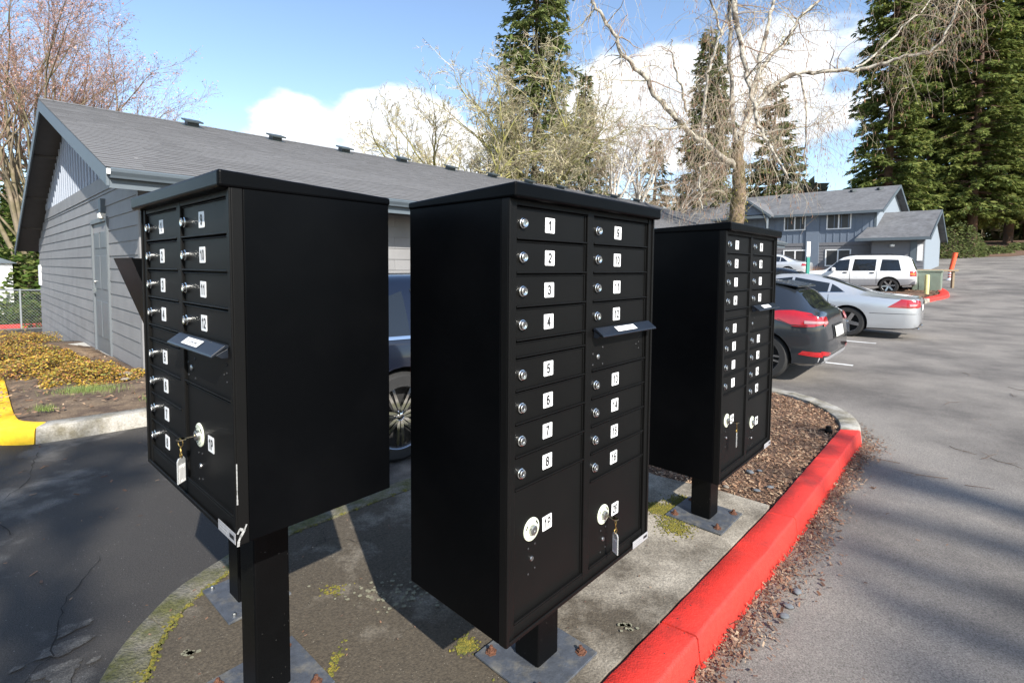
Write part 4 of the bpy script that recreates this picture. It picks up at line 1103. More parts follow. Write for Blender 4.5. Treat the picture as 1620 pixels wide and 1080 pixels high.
# small porch gable with a lattice panel
pz = 5.35; px_ = -7.5
mb = MB(); mb.prism([HW(px_ - 1.25, -1.05, pz - .02), HW(px_ + 1.25, -1.05, pz - .02), HW(px_, -1.05, 6.28)], HY * .05); mb.build('porch_gable', MT['blue'], house, recalc=True)
for sgn in (-1, 1):
    hroof([HW(px_ + sgn * 1.55, -1.3, pz - .12), HW(px_, -1.3, 6.42), HW(px_, 2.2, 6.42), HW(px_ + sgn * 1.55, 2.2, pz - .12)], .09, MT['shingle_far'], 'porch_roof')
    mb = MB(); mb.prism([HW(px_ + sgn * 1.58, -1.305, pz - .13), HW(px_, -1.305, 6.43), HW(px_, -1.305, 6.25), HW(px_ + sgn * 1.58, -1.305, pz - .31)], nF * .03); mb.build('rake_board', MT['trim'], house, recalc=True)
mb = MB(); mb.prism([HW(px_ - 1.55, -1.25, pz - .3), HW(px_ + 1.55, -1.25, pz - .3), HW(px_ + 1.55, -1.25, pz - .1), HW(px_ - 1.55, -1.25, pz - .1)], HY * .1); mb.build('porch_beam', MT['trim'], house, recalc=True)
for xx in (px_ - 1.3, px_ + 1.3): mb = MB(); mb.box(HW(xx, -1.2, 2.6), (.14, .14, 5.0)); mb.build('porch_post', MT['trim'], house)
# garage wing
gx0, gx1, gy0, gy1 = -.55, 2.75, -1.6, 5.2
mb = MB(); mb.prism([HW(.03, gy0 + .45, -.5), HW(gx1 - .1, gy0 + .45, -.5), HW(gx1 - .1, gy0 + .45, 3.3), HW(.03, gy0 + .45, 3.3)], HY * 6.0); gw = mb.build('garage_wall', MT['lowgrey'], house, recalc=True)
mb = MB(); mb.prism([HW(gx1 - .1, gy0 + .45, .2), HW(gx1 - .1, gy0 + 6.45, .2), HW(gx1 - .1, gy0 + 6.45, 3.4), HW(gx1 - .1, (gy0 + gy1) / 2 + .3, 5.0), HW(gx1 - .1, gy0 + .45, 3.4)], HX * .04); mb.build('garage_gable', MT['whitewall'], house, recalc=True)
hroof([HW(-.75, gy0 - .1, 3.36), HW(gx1 + .25, gy0 - .1, 3.36), HW(gx1 + .25, 2.2, 5.28), HW(-.0, 2.2, 5.28)], .1, MT['shingle_far'], 'garage_roof')
hroof([HW(gx1 + .25, gy1 + .2, 3.4), HW(-.0, gy1 + .2, 3.4), HW(-.0, 2.203, 5.28), HW(gx1 + .25, 2.203, 5.28)], .1, MT['shingle_far'], 'garage_roof')
mb = MB(); mb.prism([HW(-.75, gy0 - .11, 3.2), HW(gx1 + .25, gy0 - .11, 3.2), HW(gx1 + .25, gy0 - .11, 3.38), HW(-.75, gy0 - .11, 3.38)], nF * .09); mb.build('gutter', MT['trim'], house, recalc=True)
for (y0, z0, y1, z1) in ((gy0 - .2, 3.37, 2.2, 5.29), (gy1 + .2, 3.41, 2.2, 5.29)):
    mb = MB(); mb.prism([HW(gx1 + .252, y0, z0), HW(gx1 + .252, y1, z1), HW(gx1 + .252, y1, z1 - .2), HW(gx1 + .252, y0, z0 - .2)], HX * .03); mb.build('rake_board', MT['trim'], house, recalc=True)
z = .4
while z < 3.1:
    mb = MB(); a = gy0 + .45; mb.hexa([HW(.03, a, z) + nF * .03, HW(gx1 - .1, a, z) + nF * .03, HW(gx1 - .1, a, z), HW(.03, a, z)], [HW(.03, a, z + .2) + nF * .008, HW(gx1 - .1, a, z + .2) + nF * .008, HW(gx1 - .1, a, z + .2), HW(.03, a, z + .2)]); mb.build('siding_board', MT['lowgrey'], gw, recalc=True); z += .2
mb = MB(); mb.prism([HW(gx1 - .75, gy0 + .45, .2), HW(gx1 - .45, gy0 + .45, .2), HW(gx1 - .45, gy0 + .45, 3.2), HW(gx1 - .75, gy0 + .45, 3.2)], nF * .06); mb.build('corner_trim', MT['trim'], house, recalc=True)
mb = MB(); mb.prism([HW(gx1 - .42, gy0 + .45, 1.95), HW(gx1 - .16, gy0 + .45, 1.95), HW(gx1 - .16, gy0 + .45, 2.95), HW(gx1 - .42, gy0 + .45, 2.95)], nF * .07); mb.build('notice_board', MT['white'], house, recalc=True)
mb = MB(); mb.box(HW(1.1, gy0 + .38, 2.9), (.2, .14, .14)); mb.build('wall_lamp', MT['white'], house)

# ------------------------------------------------------------------ cars
MT['tyre'] = mat('tyre_rubber', (.018, .018, .018), .8, var=.15, scale=30)
MT['rim'] = mat('alloy_rim', (.55, .55, .56), .25, metal=1.0, var=.05)
MT['chromed'] = mat('chromed_rim', (.80, .80, .80), .08, metal=1.0, var=.0)
MT['well'] = mat('wheel_well', (.012, .012, .012), .9, var=.1)
MT['carglass'] = mat('car_glass', (.012, .015, .018), .03, var=0, spec=.9)
MT['tail'] = mat('tail_lamp', (.36, .008, .012), .12, var=.08, scale=18, spec=.8, coat=.6)
MT['tailclear'] = mat('clear_lamp', (.42, .24, .24), .12, var=.05, spec=.8)
MT['amber'] = mat('amber_lamp', (.75, .2, .03), .15, var=.05)
MT['cartrim'] = mat('car_black_trim', (.015, .015, .016), .45, var=.05)
MT['cargrey'] = mat('grey_cladding', (.30, .30, .31), .5, var=.05)
MT['platew'] = mat('number_plate', (.62, .62, .58), .4, var=.08, scale=20)
def paint(name, col, metal=.5, rough=.3): return mat(name, col, rough, metal=metal, var=.03, scale=3, coat=1.0)
P_DARK = paint('dark_slate_paint', (.030, .036, .044), .55, .32)
P_SILV = paint('silver_paint', (.50, .52, .54), .5, .28)
P_WHITE = paint('white_car_paint', (.78, .78, .77), .0, .3)
P_BLUE = paint('navy_paint', (.002, .004, .012), .0, .3)
P_BLACK = paint('black_car_paint', (.012, .016, .022), .4, .25)
P_PALE = paint('pale_silver_paint', (.58, .60, .62), .3, .3)
def cinterp(xs, ys, x):
    """smooth monotone-ish interpolation (pchip)"""
    xs = np.array(xs, float); ys = np.array(ys, float); h = np.diff(xs); d = np.diff(ys) / h; m = np.zeros(len(xs))
    for i in range(1, len(xs) - 1):
        if d[i - 1] * d[i] > 0:
            w1 = 2 * h[i] + h[i - 1]; w2 = h[i] + 2 * h[i - 1]; m[i] = (w1 + w2) / (w1 / d[i - 1] + w2 / d[i])
    m[0], m[-1] = d[0], d[-1]
    i = np.clip(np.searchsorted(xs, x) - 1, 0, len(xs) - 2); t = (x - xs[i]) / h[i]
    return ys[i] * (2 * t**3 - 3 * t**2 + 1) + h[i] * m[i] * (t**3 - 2 * t**2 + t) + ys[i + 1] * (-2 * t**3 + 3 * t**2) + h[i] * m[i + 1] * (t**3 - t**2)
def build_car(spec, name, label, origin, nose, paintm, group='parked cars'):
    """origin: ground point under the middle of the rear bumper; nose: unit heading"""
    yaw = math.atan2(nose.y, nose.x)
    t = empty(name, origin, label, 'car', group, yaw)
    st = np.array(spec['st'], float)        # x, zs, zb, zt, wb, wt
    xs = np.concatenate([np.linspace(st[0, 0], st[0, 0] + .25, 9)[:-1], np.linspace(st[0, 0] + .25, st[-1, 0] - .25, 64), np.linspace(st[-1, 0] - .25, st[-1, 0], 9)[1:]])
    rows = []
    for x in xs:
        zs, zb, zt, wb, wt = [float(cinterp(st[:, 0], st[:, i], x)) for i in range(1, 6)]
        h = zb - zs; gh = max(0.0, zt - zb); k = min(1, gh / .35); ze = zt - .055 * k - .012
        ze = max(ze, zb + .001)
        prof = [(0, zs), (.55 * wb, zs), (.86 * wb, zs + .004), (.955 * wb, zs + .06 * h), (.985 * wb, zs + .22 * h), (.998 * wb, zs + .48 * h), (wb, zs + .62 * h), (.995 * wb, zs + .78 * h), (.978 * wb, zs + .92 * h), (.955 * wb, zb),
                (.955 * wb * .68 + wt * .32 + .012 * k, zb + (ze - zb) * .33), (.955 * wb * .30 + wt * .70 + .018 * k, zb + (ze - zb) * .70), (wt, ze), (wt * .90, zt - .020 * k - .004), (wt * .55, zt - .003), (0, zt)]
        pts = [(x, y, z) for y, z in prof] + [(x, -y, z) for y, z in prof[-2:0:-1]]
        rows.append(pts)
    mb = MB(); mb.grid(rows, close=True); n = len(rows[0])
    mb.add(rows[0], [tuple(range(n))]); mb.add(rows[-1], [tuple(range(n))[::-1]])
    zc_ = spec.get('clad')
    me = mb.mesh('body', [paintm, MT['cartrim'], MT['cargrey']])
    bm = bmesh.new(); bm.from_mesh(me); bmesh.ops.remove_doubles(bm, verts=bm.verts, dist=1e-5); bmesh.ops.recalc_face_normals(bm, faces=bm.faces)
    bvh = BVHTree.FromBMesh(bm); bm.to_mesh(me); bm.free()
    # cut the wheel openings
    body = bpy.data.objects.new('body', me); COL.objects.link(body)
    cut = MB()
    for wx in spec['wheels']:
        for sy in (-1, 1):
            r = spec['wr'] * 1.13; N_ = 28
            ring = [(wx + r * math.cos(a), 0, spec['wr'] + r * math.sin(a)) for a in [2 * pi * i / N_ for i in range(N_)]]
            cut.prism([(x_, sy * (spec['hw'] - .30), z_) for x_, _, z_ in ring], (0, sy * .6, 0))
    cme = cut.mesh('cut', MT['well']); cb = bpy.data.objects.new('cut', cme); COL.objects.link(cb)
    bmx = bmesh.new(); bmx.from_mesh(cme); bmesh.ops.recalc_face_normals(bmx, faces=bmx.faces); bmx.to_mesh(cme); bmx.free()
    md = body.modifiers.new('b', 'BOOLEAN'); md.operation = 'DIFFERENCE'; md.object = cb; md.solver = 'EXACT'; md.material_mode = 'TRANSFER'
    me2 = bpy.data.meshes.new_from_object(body.evaluated_get(bpy.context.evaluated_depsgraph_get()))
    bpy.data.objects.remove(body); bpy.data.objects.remove(cb)
    me2.name = 'body'
    if zc_:
        gi = [i for i, m_ in enumerate(me2.materials) if m_ == MT['cargrey']][0]
        for p in me2.polygons:
            if p.material_index == 0 and p.center.z < zc_: p.material_index = gi
    me2.polygons.foreach_set('use_smooth', [True] * len(me2.polygons)); me2.set_sharp_from_angle(angle=math.radians(38))
    b = link('body', me2, t)
    def hit(o, d):
        loc, nr, i, ds = bvh.ray_cast(Vector(o), Vector(d)); return loc, nr
    def patch(pname, lo, hi, mode, m, off=.004, n=14, k=6, parent=t, both=True, back=None):
        lo_, hi_ = [resample([(p[0], p[1]) for p in q], n) for q in (lo, hi)]
        for sgn in ((1, -1) if (both and mode == 'side') else (1,)):
            rows = []; ok = True
            for i in range(k):
                f = i / (k - 1); r = []
                for a, c in zip(lo_, hi_):
                    p = a.lerp(c, f)
                    if mode == 'side': o, d = (p.x, sgn * 3, p.y), (0, -sgn, 0)
                    elif mode == 'rear': o, d = (-3, p.x, p.y), (1, 0, 0)
                    elif mode == 'front': o, d = (9, p.x, p.y), (-1, 0, 0)
                    else: o, d = (p.x, p.y, 4), (0, 0, -1)
                    l_, nr = hit(o, d)
                    if l_ is None: ok = False; break
                    dv = Vector(d)
                    r.append(l_ + (nr if nr.dot(dv) < 0 else -nr) * off)
                if not ok: break
                rows.append(r)
            if ok:
                mb = MB(); mb.grid(rows); mb.build(pname, m, parent, smooth=60, recalc=False)
    spec['detail'](patch, t, hit)
    # wheels
    wr = spec['wr']; hw = spec['hw']
    tyre = MB(); tw = .105
    tyre.lathe([(wr * .64, -tw * .8), (wr * .68, -tw), (wr * .90, -tw), (wr * .975, -tw * .78), (wr, -tw * .5), (wr, tw * .5), (wr * .975, tw * .78), (wr * .90, tw), (wr * .68, tw), (wr * .64, tw * .8)], (0, 0, 0), 'y', 40)
    tm = tyre.mesh('wheel', MT['tyre'], smooth=35)
    rim = MB(); rr_ = wr * .69
    rim.lathe([(rr_ * .94, .02), (rr_ * .97, -tw * .95), (rr_, -tw * 1.02), (rr_ * 1.0, -tw * .7)], (0, 0, 0), 'y', 40, 0)
    rim.lathe([(0, .01), (rr_ * .96, .01)], (0, 0, 0), 'y', 24, 1)
    rim.lathe([(0, -tw * .78), (rr_ * .12, -tw * .78), (rr_ * .2, -tw * .66), (rr_ * .22, 0)], (0, 0, 0), 'y', 20, 0)
    ns = spec.get('spokes', 5); tws = spec.get('twin', 0)
    for i in range(ns):
        for off in ((-tws, tws) if tws else (0,)):
            a = 2 * pi * i / ns + .3; q = Matrix.Rotation(a, 3, 'Y'); w0 = spec.get('sw', .05)
            P = [(off * .6 - w0 * .5, -tw * .80, rr_ * .12), (off * .6 + w0 * .5, -tw * .80, rr_ * .12), (off + w0 * .42, -tw * .93, rr_ * .97), (off - w0 * .42, -tw * .93, rr_ * .97)]
            P = [q @ Vector(p) for p in P]; rim.hexa([p + Vector((0, .028, 0)) for p in P], P, 0)
    rme = rim.mesh('rim', [spec.get('rimm', MT['rim']), MT['well']], smooth=35)
    for wx in spec['wheels']:
        for sy in (1, -1):
            w_ = link('wheel', tm, t); w_.location = (wx, sy * (hw - tw - .035), wr); w_.rotation_euler = (0, R.uniform(0, 1.2), pi if sy > 0 else 0)
            link('rim', rme, w_)
    return t
def box_part(pname, c, d, m, parent, bevel=.01): 
    mb = MB(); mb.box(c, d); return mb.build(pname, m, parent, bevel=bevel)
# --- dark hatchback (rear quarter shows)
def det_hatch(patch, t, hit):
    patch('window', [(.80, .985), (1.25, .975)], [(1.0, 1.20), (1.22, 1.25)], 'side', MT['carglass'])
    patch('window', [(1.31, .97), (2.10, .955)], [(1.30, 1.265), (2.10, 1.31)], 'side', MT['carglass'])
    patch('window', [(2.18, .95), (3.10, .935)], [(2.18, 1.312), (2.62, 1.25)], 'side', MT['carglass'])
    patch('rear_window', [(-.54, .985), (.54, .985)], [(-.48, 1.25), (.48, 1.25)], 'rear', MT['carglass'], n=12)
    patch('tail_lamp', [(.05, .80), (.14, .765), (.36, .76), (.52, .82), (.72, .875)], [(.07, .875), (.18, .925), (.38, .96), (.56, .95), (.72, .915)], 'side', MT['tail'], off=.012, n=24)
    for s in (1, -1):
        patch('tail_lamp', [(s * .56, .80), (s * .76, .77)], [(s * .56, .88), (s * .78, .89)], 'rear', MT['tail'], off=.012)
        patch('clear_lamp', [(s * .58, .805), (s * .74, .79)], [(s * .58, .83), (s * .76, .83)], 'rear', MT['tailclear'], off=.016)
        patch('reflector', [(s * .5, .375), (s * .79, .40)], [(s * .52, .42), (s * .79, .455)], 'rear', MT['tail'], off=.008)
    patch('reflector', [(.045, .375), (.30, .40)], [(.04, .44), (.25, .45)], 'side', MT['tail'], off=.008)
    patch('clear_lamp', [(.05, .81), (.24, .80)], [(.055, .835), (.24, .84)], 'side', MT['tailclear'], off=.018)
    patch('lower_valance', [(-.8, .235), (.8, .235)], [(-.8, .37), (.8, .37)], 'rear', MT['cargrey'], n=20)
    patch('lower_valance', [(.02, .245), (.48, .245)], [(.02, .37), (.50, .35)], 'side', MT['cargrey'])
    patch('number_plate', [(-.26, .60), (.26, .60)], [(-.26, .74), (.26, .74)], 'rear', MT['platew'], off=.02)
    patch('door_seam', [(1.285, .35), (1.285, .95)], [(1.30, .35), (1.30, .95)], 'side', MT['cartrim'], off=.002)
    patch('bumper_seam', [(.06, .655), (.40, .665)], [(.06, .663), (.40, .673)], 'side', MT['cartrim'], off=.002, k=2)
    patch('bumper_seam', [(-.70, .575), (.70, .575)], [(-.70, .583), (.70, .583)], 'rear', MT['cartrim'], off=.003, k=2, n=20)
    patch('plate_recess', [(-.34, .585), (.34, .585)], [(-.32, .765), (.32, .765)], 'rear', MT['cartrim'], off=.006, n=10)
    patch('lamp_divider', [(.20, .772), (.40, .775), (.55, .84)], [(.20, .780), (.40, .783), (.55, .848)], 'side', MT['cartrim'], off=.014, k=2)
    patch('door_seam', [(2.14, .35), (2.14, .95)], [(2.152, .35), (2.152, .95)], 'side', MT['cartrim'], off=.002)
    mb = MB(); mb.hexa([(.40, -.53, 1.255), (.72, -.53, 1.305), (.72, .53, 1.305), (.40, .53, 1.255)], [(.40, -.53, 1.275), (.72, -.53, 1.342), (.72, .53, 1.342), (.40, .53, 1.275)])
    mb.build('roof_spoiler', P_DARK, t, bevel=.012, recalc=True)
    for s in (1, -1): box_part('mirror', (2.72, s * .98, .98), (.12, .2, .14), P_DARK, t, .03)
hatch = dict(st=[(0, .40, .60, .63, .66, .50), (.02, .32, .70, .74, .74, .56), (.05, .28, .84, .87, .79, .58), (.10, .26, .90, .95, .84, .58), (.22, .24, .92, 1.02, .875, .57), (.40, .23, .935, 1.215, .895, .565), (.56, .22, .94, 1.29, .90, .565), (.85, .2, .945, 1.345, .91, .58), (1.2, .19, .945, 1.385, .91, .60), (2.0, .18, .94, 1.40, .91, .61), (2.5, .18, .93, 1.36, .91, .595), (3.0, .18, .925, 1.16, .905, .62), (3.3, .19, .90, .985, .895, .66), (3.9, .2, .80, .88, .86, .64), (4.25, .24, .66, .74, .74, .55), (4.36, .34, .55, .6, .6, .45)],
             wheels=(.74, 3.38), wr=.325, hw=.91, detail=det_hatch, spokes=5, twin=.035, sw=.03)
NOSE = GD.copy(); LEFT = Vector((-NOSE.y, NOSE.x, 0))
def car_origin(wheel_pt, wx, hw_):  # from the contact point of the rear left wheel
    p = Vector((wheel_pt[0], wheel_pt[1], 0)) - NOSE * wx - LEFT * hw_; return p
o = car_origin((3.42, 6.80), .74, .84)
build_car(hatch, 'parked_hatchback', 'dark slate hatchback with large red tail lamps, parked beside the island end', Vector((o.x, o.y, -.138)), NOSE, P_DARK)
# --- silver four-door coupe
def det_coupe(patch, t, hit):
    patch('window', [(1.36, 1.005), (1.62, .985)], [(1.50, 1.10), (1.62, 1.17)], 'side', MT['carglass'])
    patch('window', [(1.67, .98), (2.40, .95)], [(1.67, 1.185), (2.40, 1.31)], 'side', MT['carglass'])
    patch('window', [(2.46, .945), (3.42, .92)], [(2.46, 1.315), (2.92, 1.255)], 'side', MT['carglass'])
    patch('rear_window', [(.98, -.52), (.98, .52)], [(1.86, -.46), (1.86, .46)], 'top', MT['carglass'], n=14, k=12)
    patch('tail_lamp', [(.02, .71), (.12, .69), (.54, .70)], [(.03, .80), (.16, .87), (.30, .88)], 'side', MT['tail'], off=.007)
    for s in (1, -1):
        patch('tail_lamp', [(s * .52, .72), (s * .78, .70)], [(s * .54, .84), (s * .76, .86)], 'rear', MT['tail'], off=.010)
        box_part('exhaust_tip', (.06, s * .5, .235), (.12, .16, .06), MT['chromed'], t, .015)
        box_part('mirror', (3.05, s * .98, .96), (.14, .2, .13), P_SILV, t, .03)
    patch('clear_lamp', [(.035, .745), (.16, .735)], [(.035, .78), (.17, .775)], 'side', MT['tailclear'], off=.010)
    patch('number_plate', [(-.26, .62), (.26, .62)], [(-.26, .75), (.26, .75)], 'rear', MT['platew'], off=.012)
    patch('lamp_divider', [(.10, .70), (.30, .715)], [(.10, .708), (.30, .723)], 'side', MT['cartrim'], off=.009, k=2)
    patch('boot_seam', [(.12, .86), (.85, .915)], [(.12, .868), (.85, .923)], 'side', MT['cartrim'], off=.002, k=2, n=24)
    patch('window_trim', [(1.34, .99), (3.44, .905)], [(1.34, 1.0), (3.44, .915)], 'side', MT['chromed'], off=.005, n=30, k=2)
    patch('bumper_seam', [(.02, .565), (.85, .555)], [(.02, .575), (.85, .565)], 'side', MT['cartrim'], off=.002, n=24, k=2)
    patch('door_seam', [(1.64, .35), (1.64, .95)], [(1.652, .35), (1.652, .95)], 'side', MT['cartrim'], off=.002)
    patch('door_seam', [(2.43, .3), (2.43, .93)], [(2.442, .3), (2.442, .93)], 'side', MT['cartrim'], off=.002)
    patch('lower_valance', [(-.7, .20), (.7, .20)], [(-.72, .29), (.72, .29)], 'rear', MT['cartrim'], n=20)
coupe = dict(st=[(0, .34, .80, .83, .62, .5), (.03, .27, .845, .885, .74, .6), (.10, .24, .865, .915, .82, .62), (.25, .22, .885, .935, .875, .62), (.6, .2, .905, .965, .91, .62), (.95, .19, .925, 1.02, .925, .58), (1.35, .18, .945, 1.17, .93, .545), (1.8, .17, .945, 1.325, .93, .54), (2.3, .165, .93, 1.395, .93, .555), (2.7, .165, .915, 1.395, .925, .56), (3.15, .17, .90, 1.27, .92, .57), (3.7, .17, .87, .97, .91, .66), (4.3, .19, .80, .87, .89, .64), (4.75, .22, .68, .74, .80, .55), (4.91, .32, .55, .6, .6, .45)],
             wheels=(1.26, 4.05), wr=.335, hw=.935, detail=det_coupe, spokes=5, sw=.085)
o = car_origin((7.60, 11.33), 1.26, .86)
build_car(coupe, 'parked_coupe', 'silver low-roofed four-door car with a red wedge tail lamp, between hatchback and white wagon', Vector((o.x, o.y, -.138)), NOSE, P_SILV)
# --- white sport utility wagon with grey cladding
def det_suv(patch, t, hit):
    patch('window', [(.50, 1.02), (1.25, 1.01)], [(.62, 1.50), (1.20, 1.52)], 'side', MT['carglass'])
    patch('window', [(1.42, 1.01), (2.28, 1.0)], [(1.40, 1.525), (2.22, 1.535)], 'side', MT['carglass'])
    patch('window', [(2.42, 1.0), (3.28, .98)], [(2.40, 1.535), (2.86, 1.47)], 'side', MT['carglass'])
    patch('rear_window', [(-.5, 1.06), (.5, 1.06)], [(-.44, 1.52), (.44, 1.52)], 'rear', MT['carglass'])
    patch('tail_lamp', [(.03, .78), (.19, .78)], [(.045, 1.0), (.20, 1.0)], 'side', MT['tail'], off=.01)
    patch('amber_lamp', [(.04, .85), (.19, .85)], [(.04, .92), (.19, .92)], 'side', MT['amber'], off=.014)
    for s in (1, -1):
        patch('tail_lamp', [(s * .66, .78), (s * .80, .78)], [(s * .66, 1.0), (s * .79, 1.0)], 'rear', MT['tail'], off=.01)
        mb = MB(); mb.tube([(.8, s * .56, 1.70), (.85, s * .56, 1.735), (2.6, s * .57, 1.75), (2.65, s * .57, 1.71)], .018, 6); mb.build('roof_rail', MT['cartrim'], t)
        box_part('mirror', (2.98, s * 1.0, 1.06), (.14, .22, .18), P_WHITE, t, .03)
    for x in (1.05, 2.3): box_part('roof_bar', (x, 0, 1.755), (.05, 1.14, .03), MT['cartrim'], t)
    patch('door_seam', [(1.36, .45), (1.36, 1.0)], [(1.375, .45), (1.375, 1.0)], 'side', MT['cartrim'], off=.002)
    patch('door_seam', [(2.35, .45), (2.35, 1.0)], [(2.365, .45), (2.365, 1.0)], 'side', MT['cartrim'], off=.002)
    for x in (1.45, 2.46): patch('handle', [(x, .895), (x + .17, .895)], [(x, .94), (x + .17, .94)], 'side', MT['cartrim'], off=.02, n=4, k=3)
suv = dict(st=[(0, .50, .90, .93, .72, .55), (.03, .42, .97, 1.06, .80, .60), (.10, .40, .99, 1.25, .86, .62), (.22, .38, 1.0, 1.56, .885, .62), (.40, .36, 1.0, 1.67, .895, .615), (1.2, .33, .995, 1.715, .9, .62), (2.2, .31, .985, 1.715, .9, .62), (2.65, .31, .975, 1.64, .9, .61), (3.2, .31, .96, 1.20, .9, .66), (3.4, .31, .955, 1.05, .895, .70), (4.1, .33, .90, .97, .87, .68), (4.35, .40, .78, .82, .78, .6), (4.44, .48, .66, .7, .66, .5)],
           wheels=(.92, 3.54), wr=.36, hw=.905, detail=det_suv, clad=.66, spokes=6, sw=.07)
o = car_origin((16.5, 22.0), .92, .83); z = gz(o.x, o.y)
build_car(suv, 'parked_wagon', 'white sport utility wagon with grey lower cladding and roof rails', Vector((o.x, o.y, .32)), NOSE, P_WHITE)
# --- sedans: navy one between the cabinets, black one behind the silver car
def mk_det(pm):
    def det(patch, t, hit):
        patch('window', [(1.05, .985), (1.42, .975)], [(1.32, 1.20), (1.44, 1.26)], 'side', MT['carglass'])
        patch('window', [(1.47, .975), (2.30, .955)], [(1.47, 1.265), (2.28, 1.365)], 'side', MT['carglass'])
        patch('window', [(2.36, .95), (3.30, .935)], [(2.36, 1.368), (2.86, 1.29)], 'side', MT['carglass'])
        patch('window_trim', [(1.03, .965), (3.34, .915)], [(1.03, .985), (3.34, .935)], 'side', MT['chromed'], off=.010, n=30, k=3)
        patch('rear_window', [(.72, -.52), (.72, .52)], [(1.36, -.48), (1.36, .48)], 'top', MT['carglass'], n=14, k=10)
        patch('windscreen', [(3.52, -.60), (3.52, .60)], [(2.86, -.5), (2.86, .5)], 'top', MT['carglass'], n=14, k=10)
        patch('door_seam', [(2.33, .3), (2.33, .94)], [(2.342, .3), (2.342, .94)], 'side', MT['cartrim'], off=.002)
        patch('door_seam', [(3.45, .3), (3.32, .90)], [(3.462, .3), (3.332, .90)], 'side', MT['cartrim'], off=.002)
        patch('tail_lamp', [(.03, .72), (.30, .72)], [(.04, .85), (.26, .86)], 'side', MT['tail'], off=.008)
        for s in (1, -1):
            box_part('mirror', (3.14, s * 1.0, .985), (.13, .2, .13), pm, t, .03)
            patch('head_lamp', [(s * .5, .62), (s * .72, .6)], [(s * .5, .72), (s * .72, .72)], 'front', MT['tailclear'], off=.008)
    return det
sedan = dict(st=[(0, .36, .84, .87, .64, .5), (.03, .29, .89, .93, .75, .6), (.12, .25, .915, .97, .83, .62), (.35, .22, .935, 1.0, .885, .62), (.65, .2, .945, 1.035, .91, .6), (1.0, .19, .95, 1.18, .915, .56), (1.4, .185, .95, 1.36, .92, .56), (1.9, .18, .945, 1.44, .92, .575), (2.4, .18, .935, 1.45, .92, .58), (2.8, .18, .925, 1.38, .915, .575), (3.2, .18, .91, 1.14, .91, .62), (3.5, .185, .895, .99, .90, .68), (4.1, .2, .83, .90, .875, .65), (4.6, .25, .68, .74, .76, .55), (4.76, .36, .56, .6, .6, .45)],
             wheels=(1.02, 3.86), wr=.335, hw=.92, detail=mk_det(P_BLUE), spokes=9, twin=.02, sw=.022, rimm=MT['chromed'])
def det_cross(patch, t, hit):
    patch('window', [(.44, .985), (.98, .965)], [(.80, 1.24), (1.02, 1.30)], 'side', MT['carglass'])
    patch('window', [(1.10, .96), (2.02, .945)], [(1.10, 1.315), (2.02, 1.345)], 'side', MT['carglass'])
    patch('window', [(2.12, .945), (3.02, .93)], [(2.12, 1.345), (2.62, 1.28)], 'side', MT['carglass'])
    patch('window_trim', [(.40, .955), (3.1, .905)], [(.40, .978), (3.1, .925)], 'side', MT['chromed'], off=.010, n=30, k=3)
    patch('door_seam', [(1.12, .40), (1.32, .62), (1.04, .96)][::2], [(1.13, .40), (1.055, .96)], 'side', MT['cartrim'], off=.002)
    patch('rear_window', [(-.5, .98), (.5, .98)], [(-.46, 1.3), (.46, 1.3)], 'rear', MT['carglass'])
    patch('windscreen', [(3.22, -.60), (3.22, .60)], [(2.64, -.5), (2.64, .5)], 'top', MT['carglass'], n=14, k=10)
    patch('tail_lamp', [(.05, .74), (.30, .78)], [(.08, .90), (.28, .92)], 'side', MT['tail'], off=.008)
    for s in (1, -1):
        box_part('mirror', (2.86, s * 1.0, .985), (.13, .2, .13), P_BLUE, t, .03)
        patch('head_lamp', [(s * .5, .62), (s * .72, .6)], [(s * .5, .72), (s * .72, .72)], 'front', MT['tailclear'], off=.008)
cross = dict(st=[(0, .42, .80, .84, .70, .54), (.03, .34, .87, .96, .79, .58), (.10, .30, .93, 1.10, .85, .60), (.24, .28, .96, 1.29, .885, .60), (.44, .26, .965, 1.385, .90, .60), (1.2, .22, .955, 1.44, .91, .61), (2.0, .21, .945, 1.445, .91, .61), (2.5, .21, .935, 1.38, .91, .60), (3.0, .21, .925, 1.14, .905, .64), (3.3, .22, .91, 1.0, .895, .68), (4.0, .25, .83, .90, .87, .66), (4.35, .30, .70, .75, .77, .57), (4.46, .40, .58, .62, .62, .46)],
             wheels=(.90, 3.55), wr=.350, hw=.91, detail=det_cross, spokes=7, twin=.024, sw=.024, rimm=MT['chromed'])
nz = AD.copy(); lf = Vector((-nz.y, nz.x, 0))
p = Vector((-.855, 3.80, 0)) - nz * .90 + lf * .84
build_car(cross, 'parked_crossover', 'navy crossover with a chrome rear wheel seen through the gap between two cabinets', Vector((p.x, p.y, -.138)), nz, P_BLUE)
s2 = dict(sedan); s2['detail'] = mk_det(P_BLACK); s2['rimm'] = MT['rim']
p = Vector((7.66, 11.29, 0)) + AD * 5.75; o = p + NOSE * 1.7 - LEFT * .83
build_car(s2, 'parked_sedan', 'black sedan whose roof shows between the silver car and the white wagon', Vector((o.x, o.y, gz(o.x, o.y) + .05)), NOSE, P_BLACK)
s3 = dict(sedan); s3['detail'] = mk_det(P_PALE); s3['rimm'] = MT['rim']
p = Vector((16.5, 22.0, 0)) + AD * 6.0 + NOSE * 4.9 - LEFT * .83
build_car(s3, 'parked_sedan', 'pale silver car far back in front of the lower house window', Vector((p.x, p.y, gz(p.x, p.y) + .05)), NOSE, P_PALE)

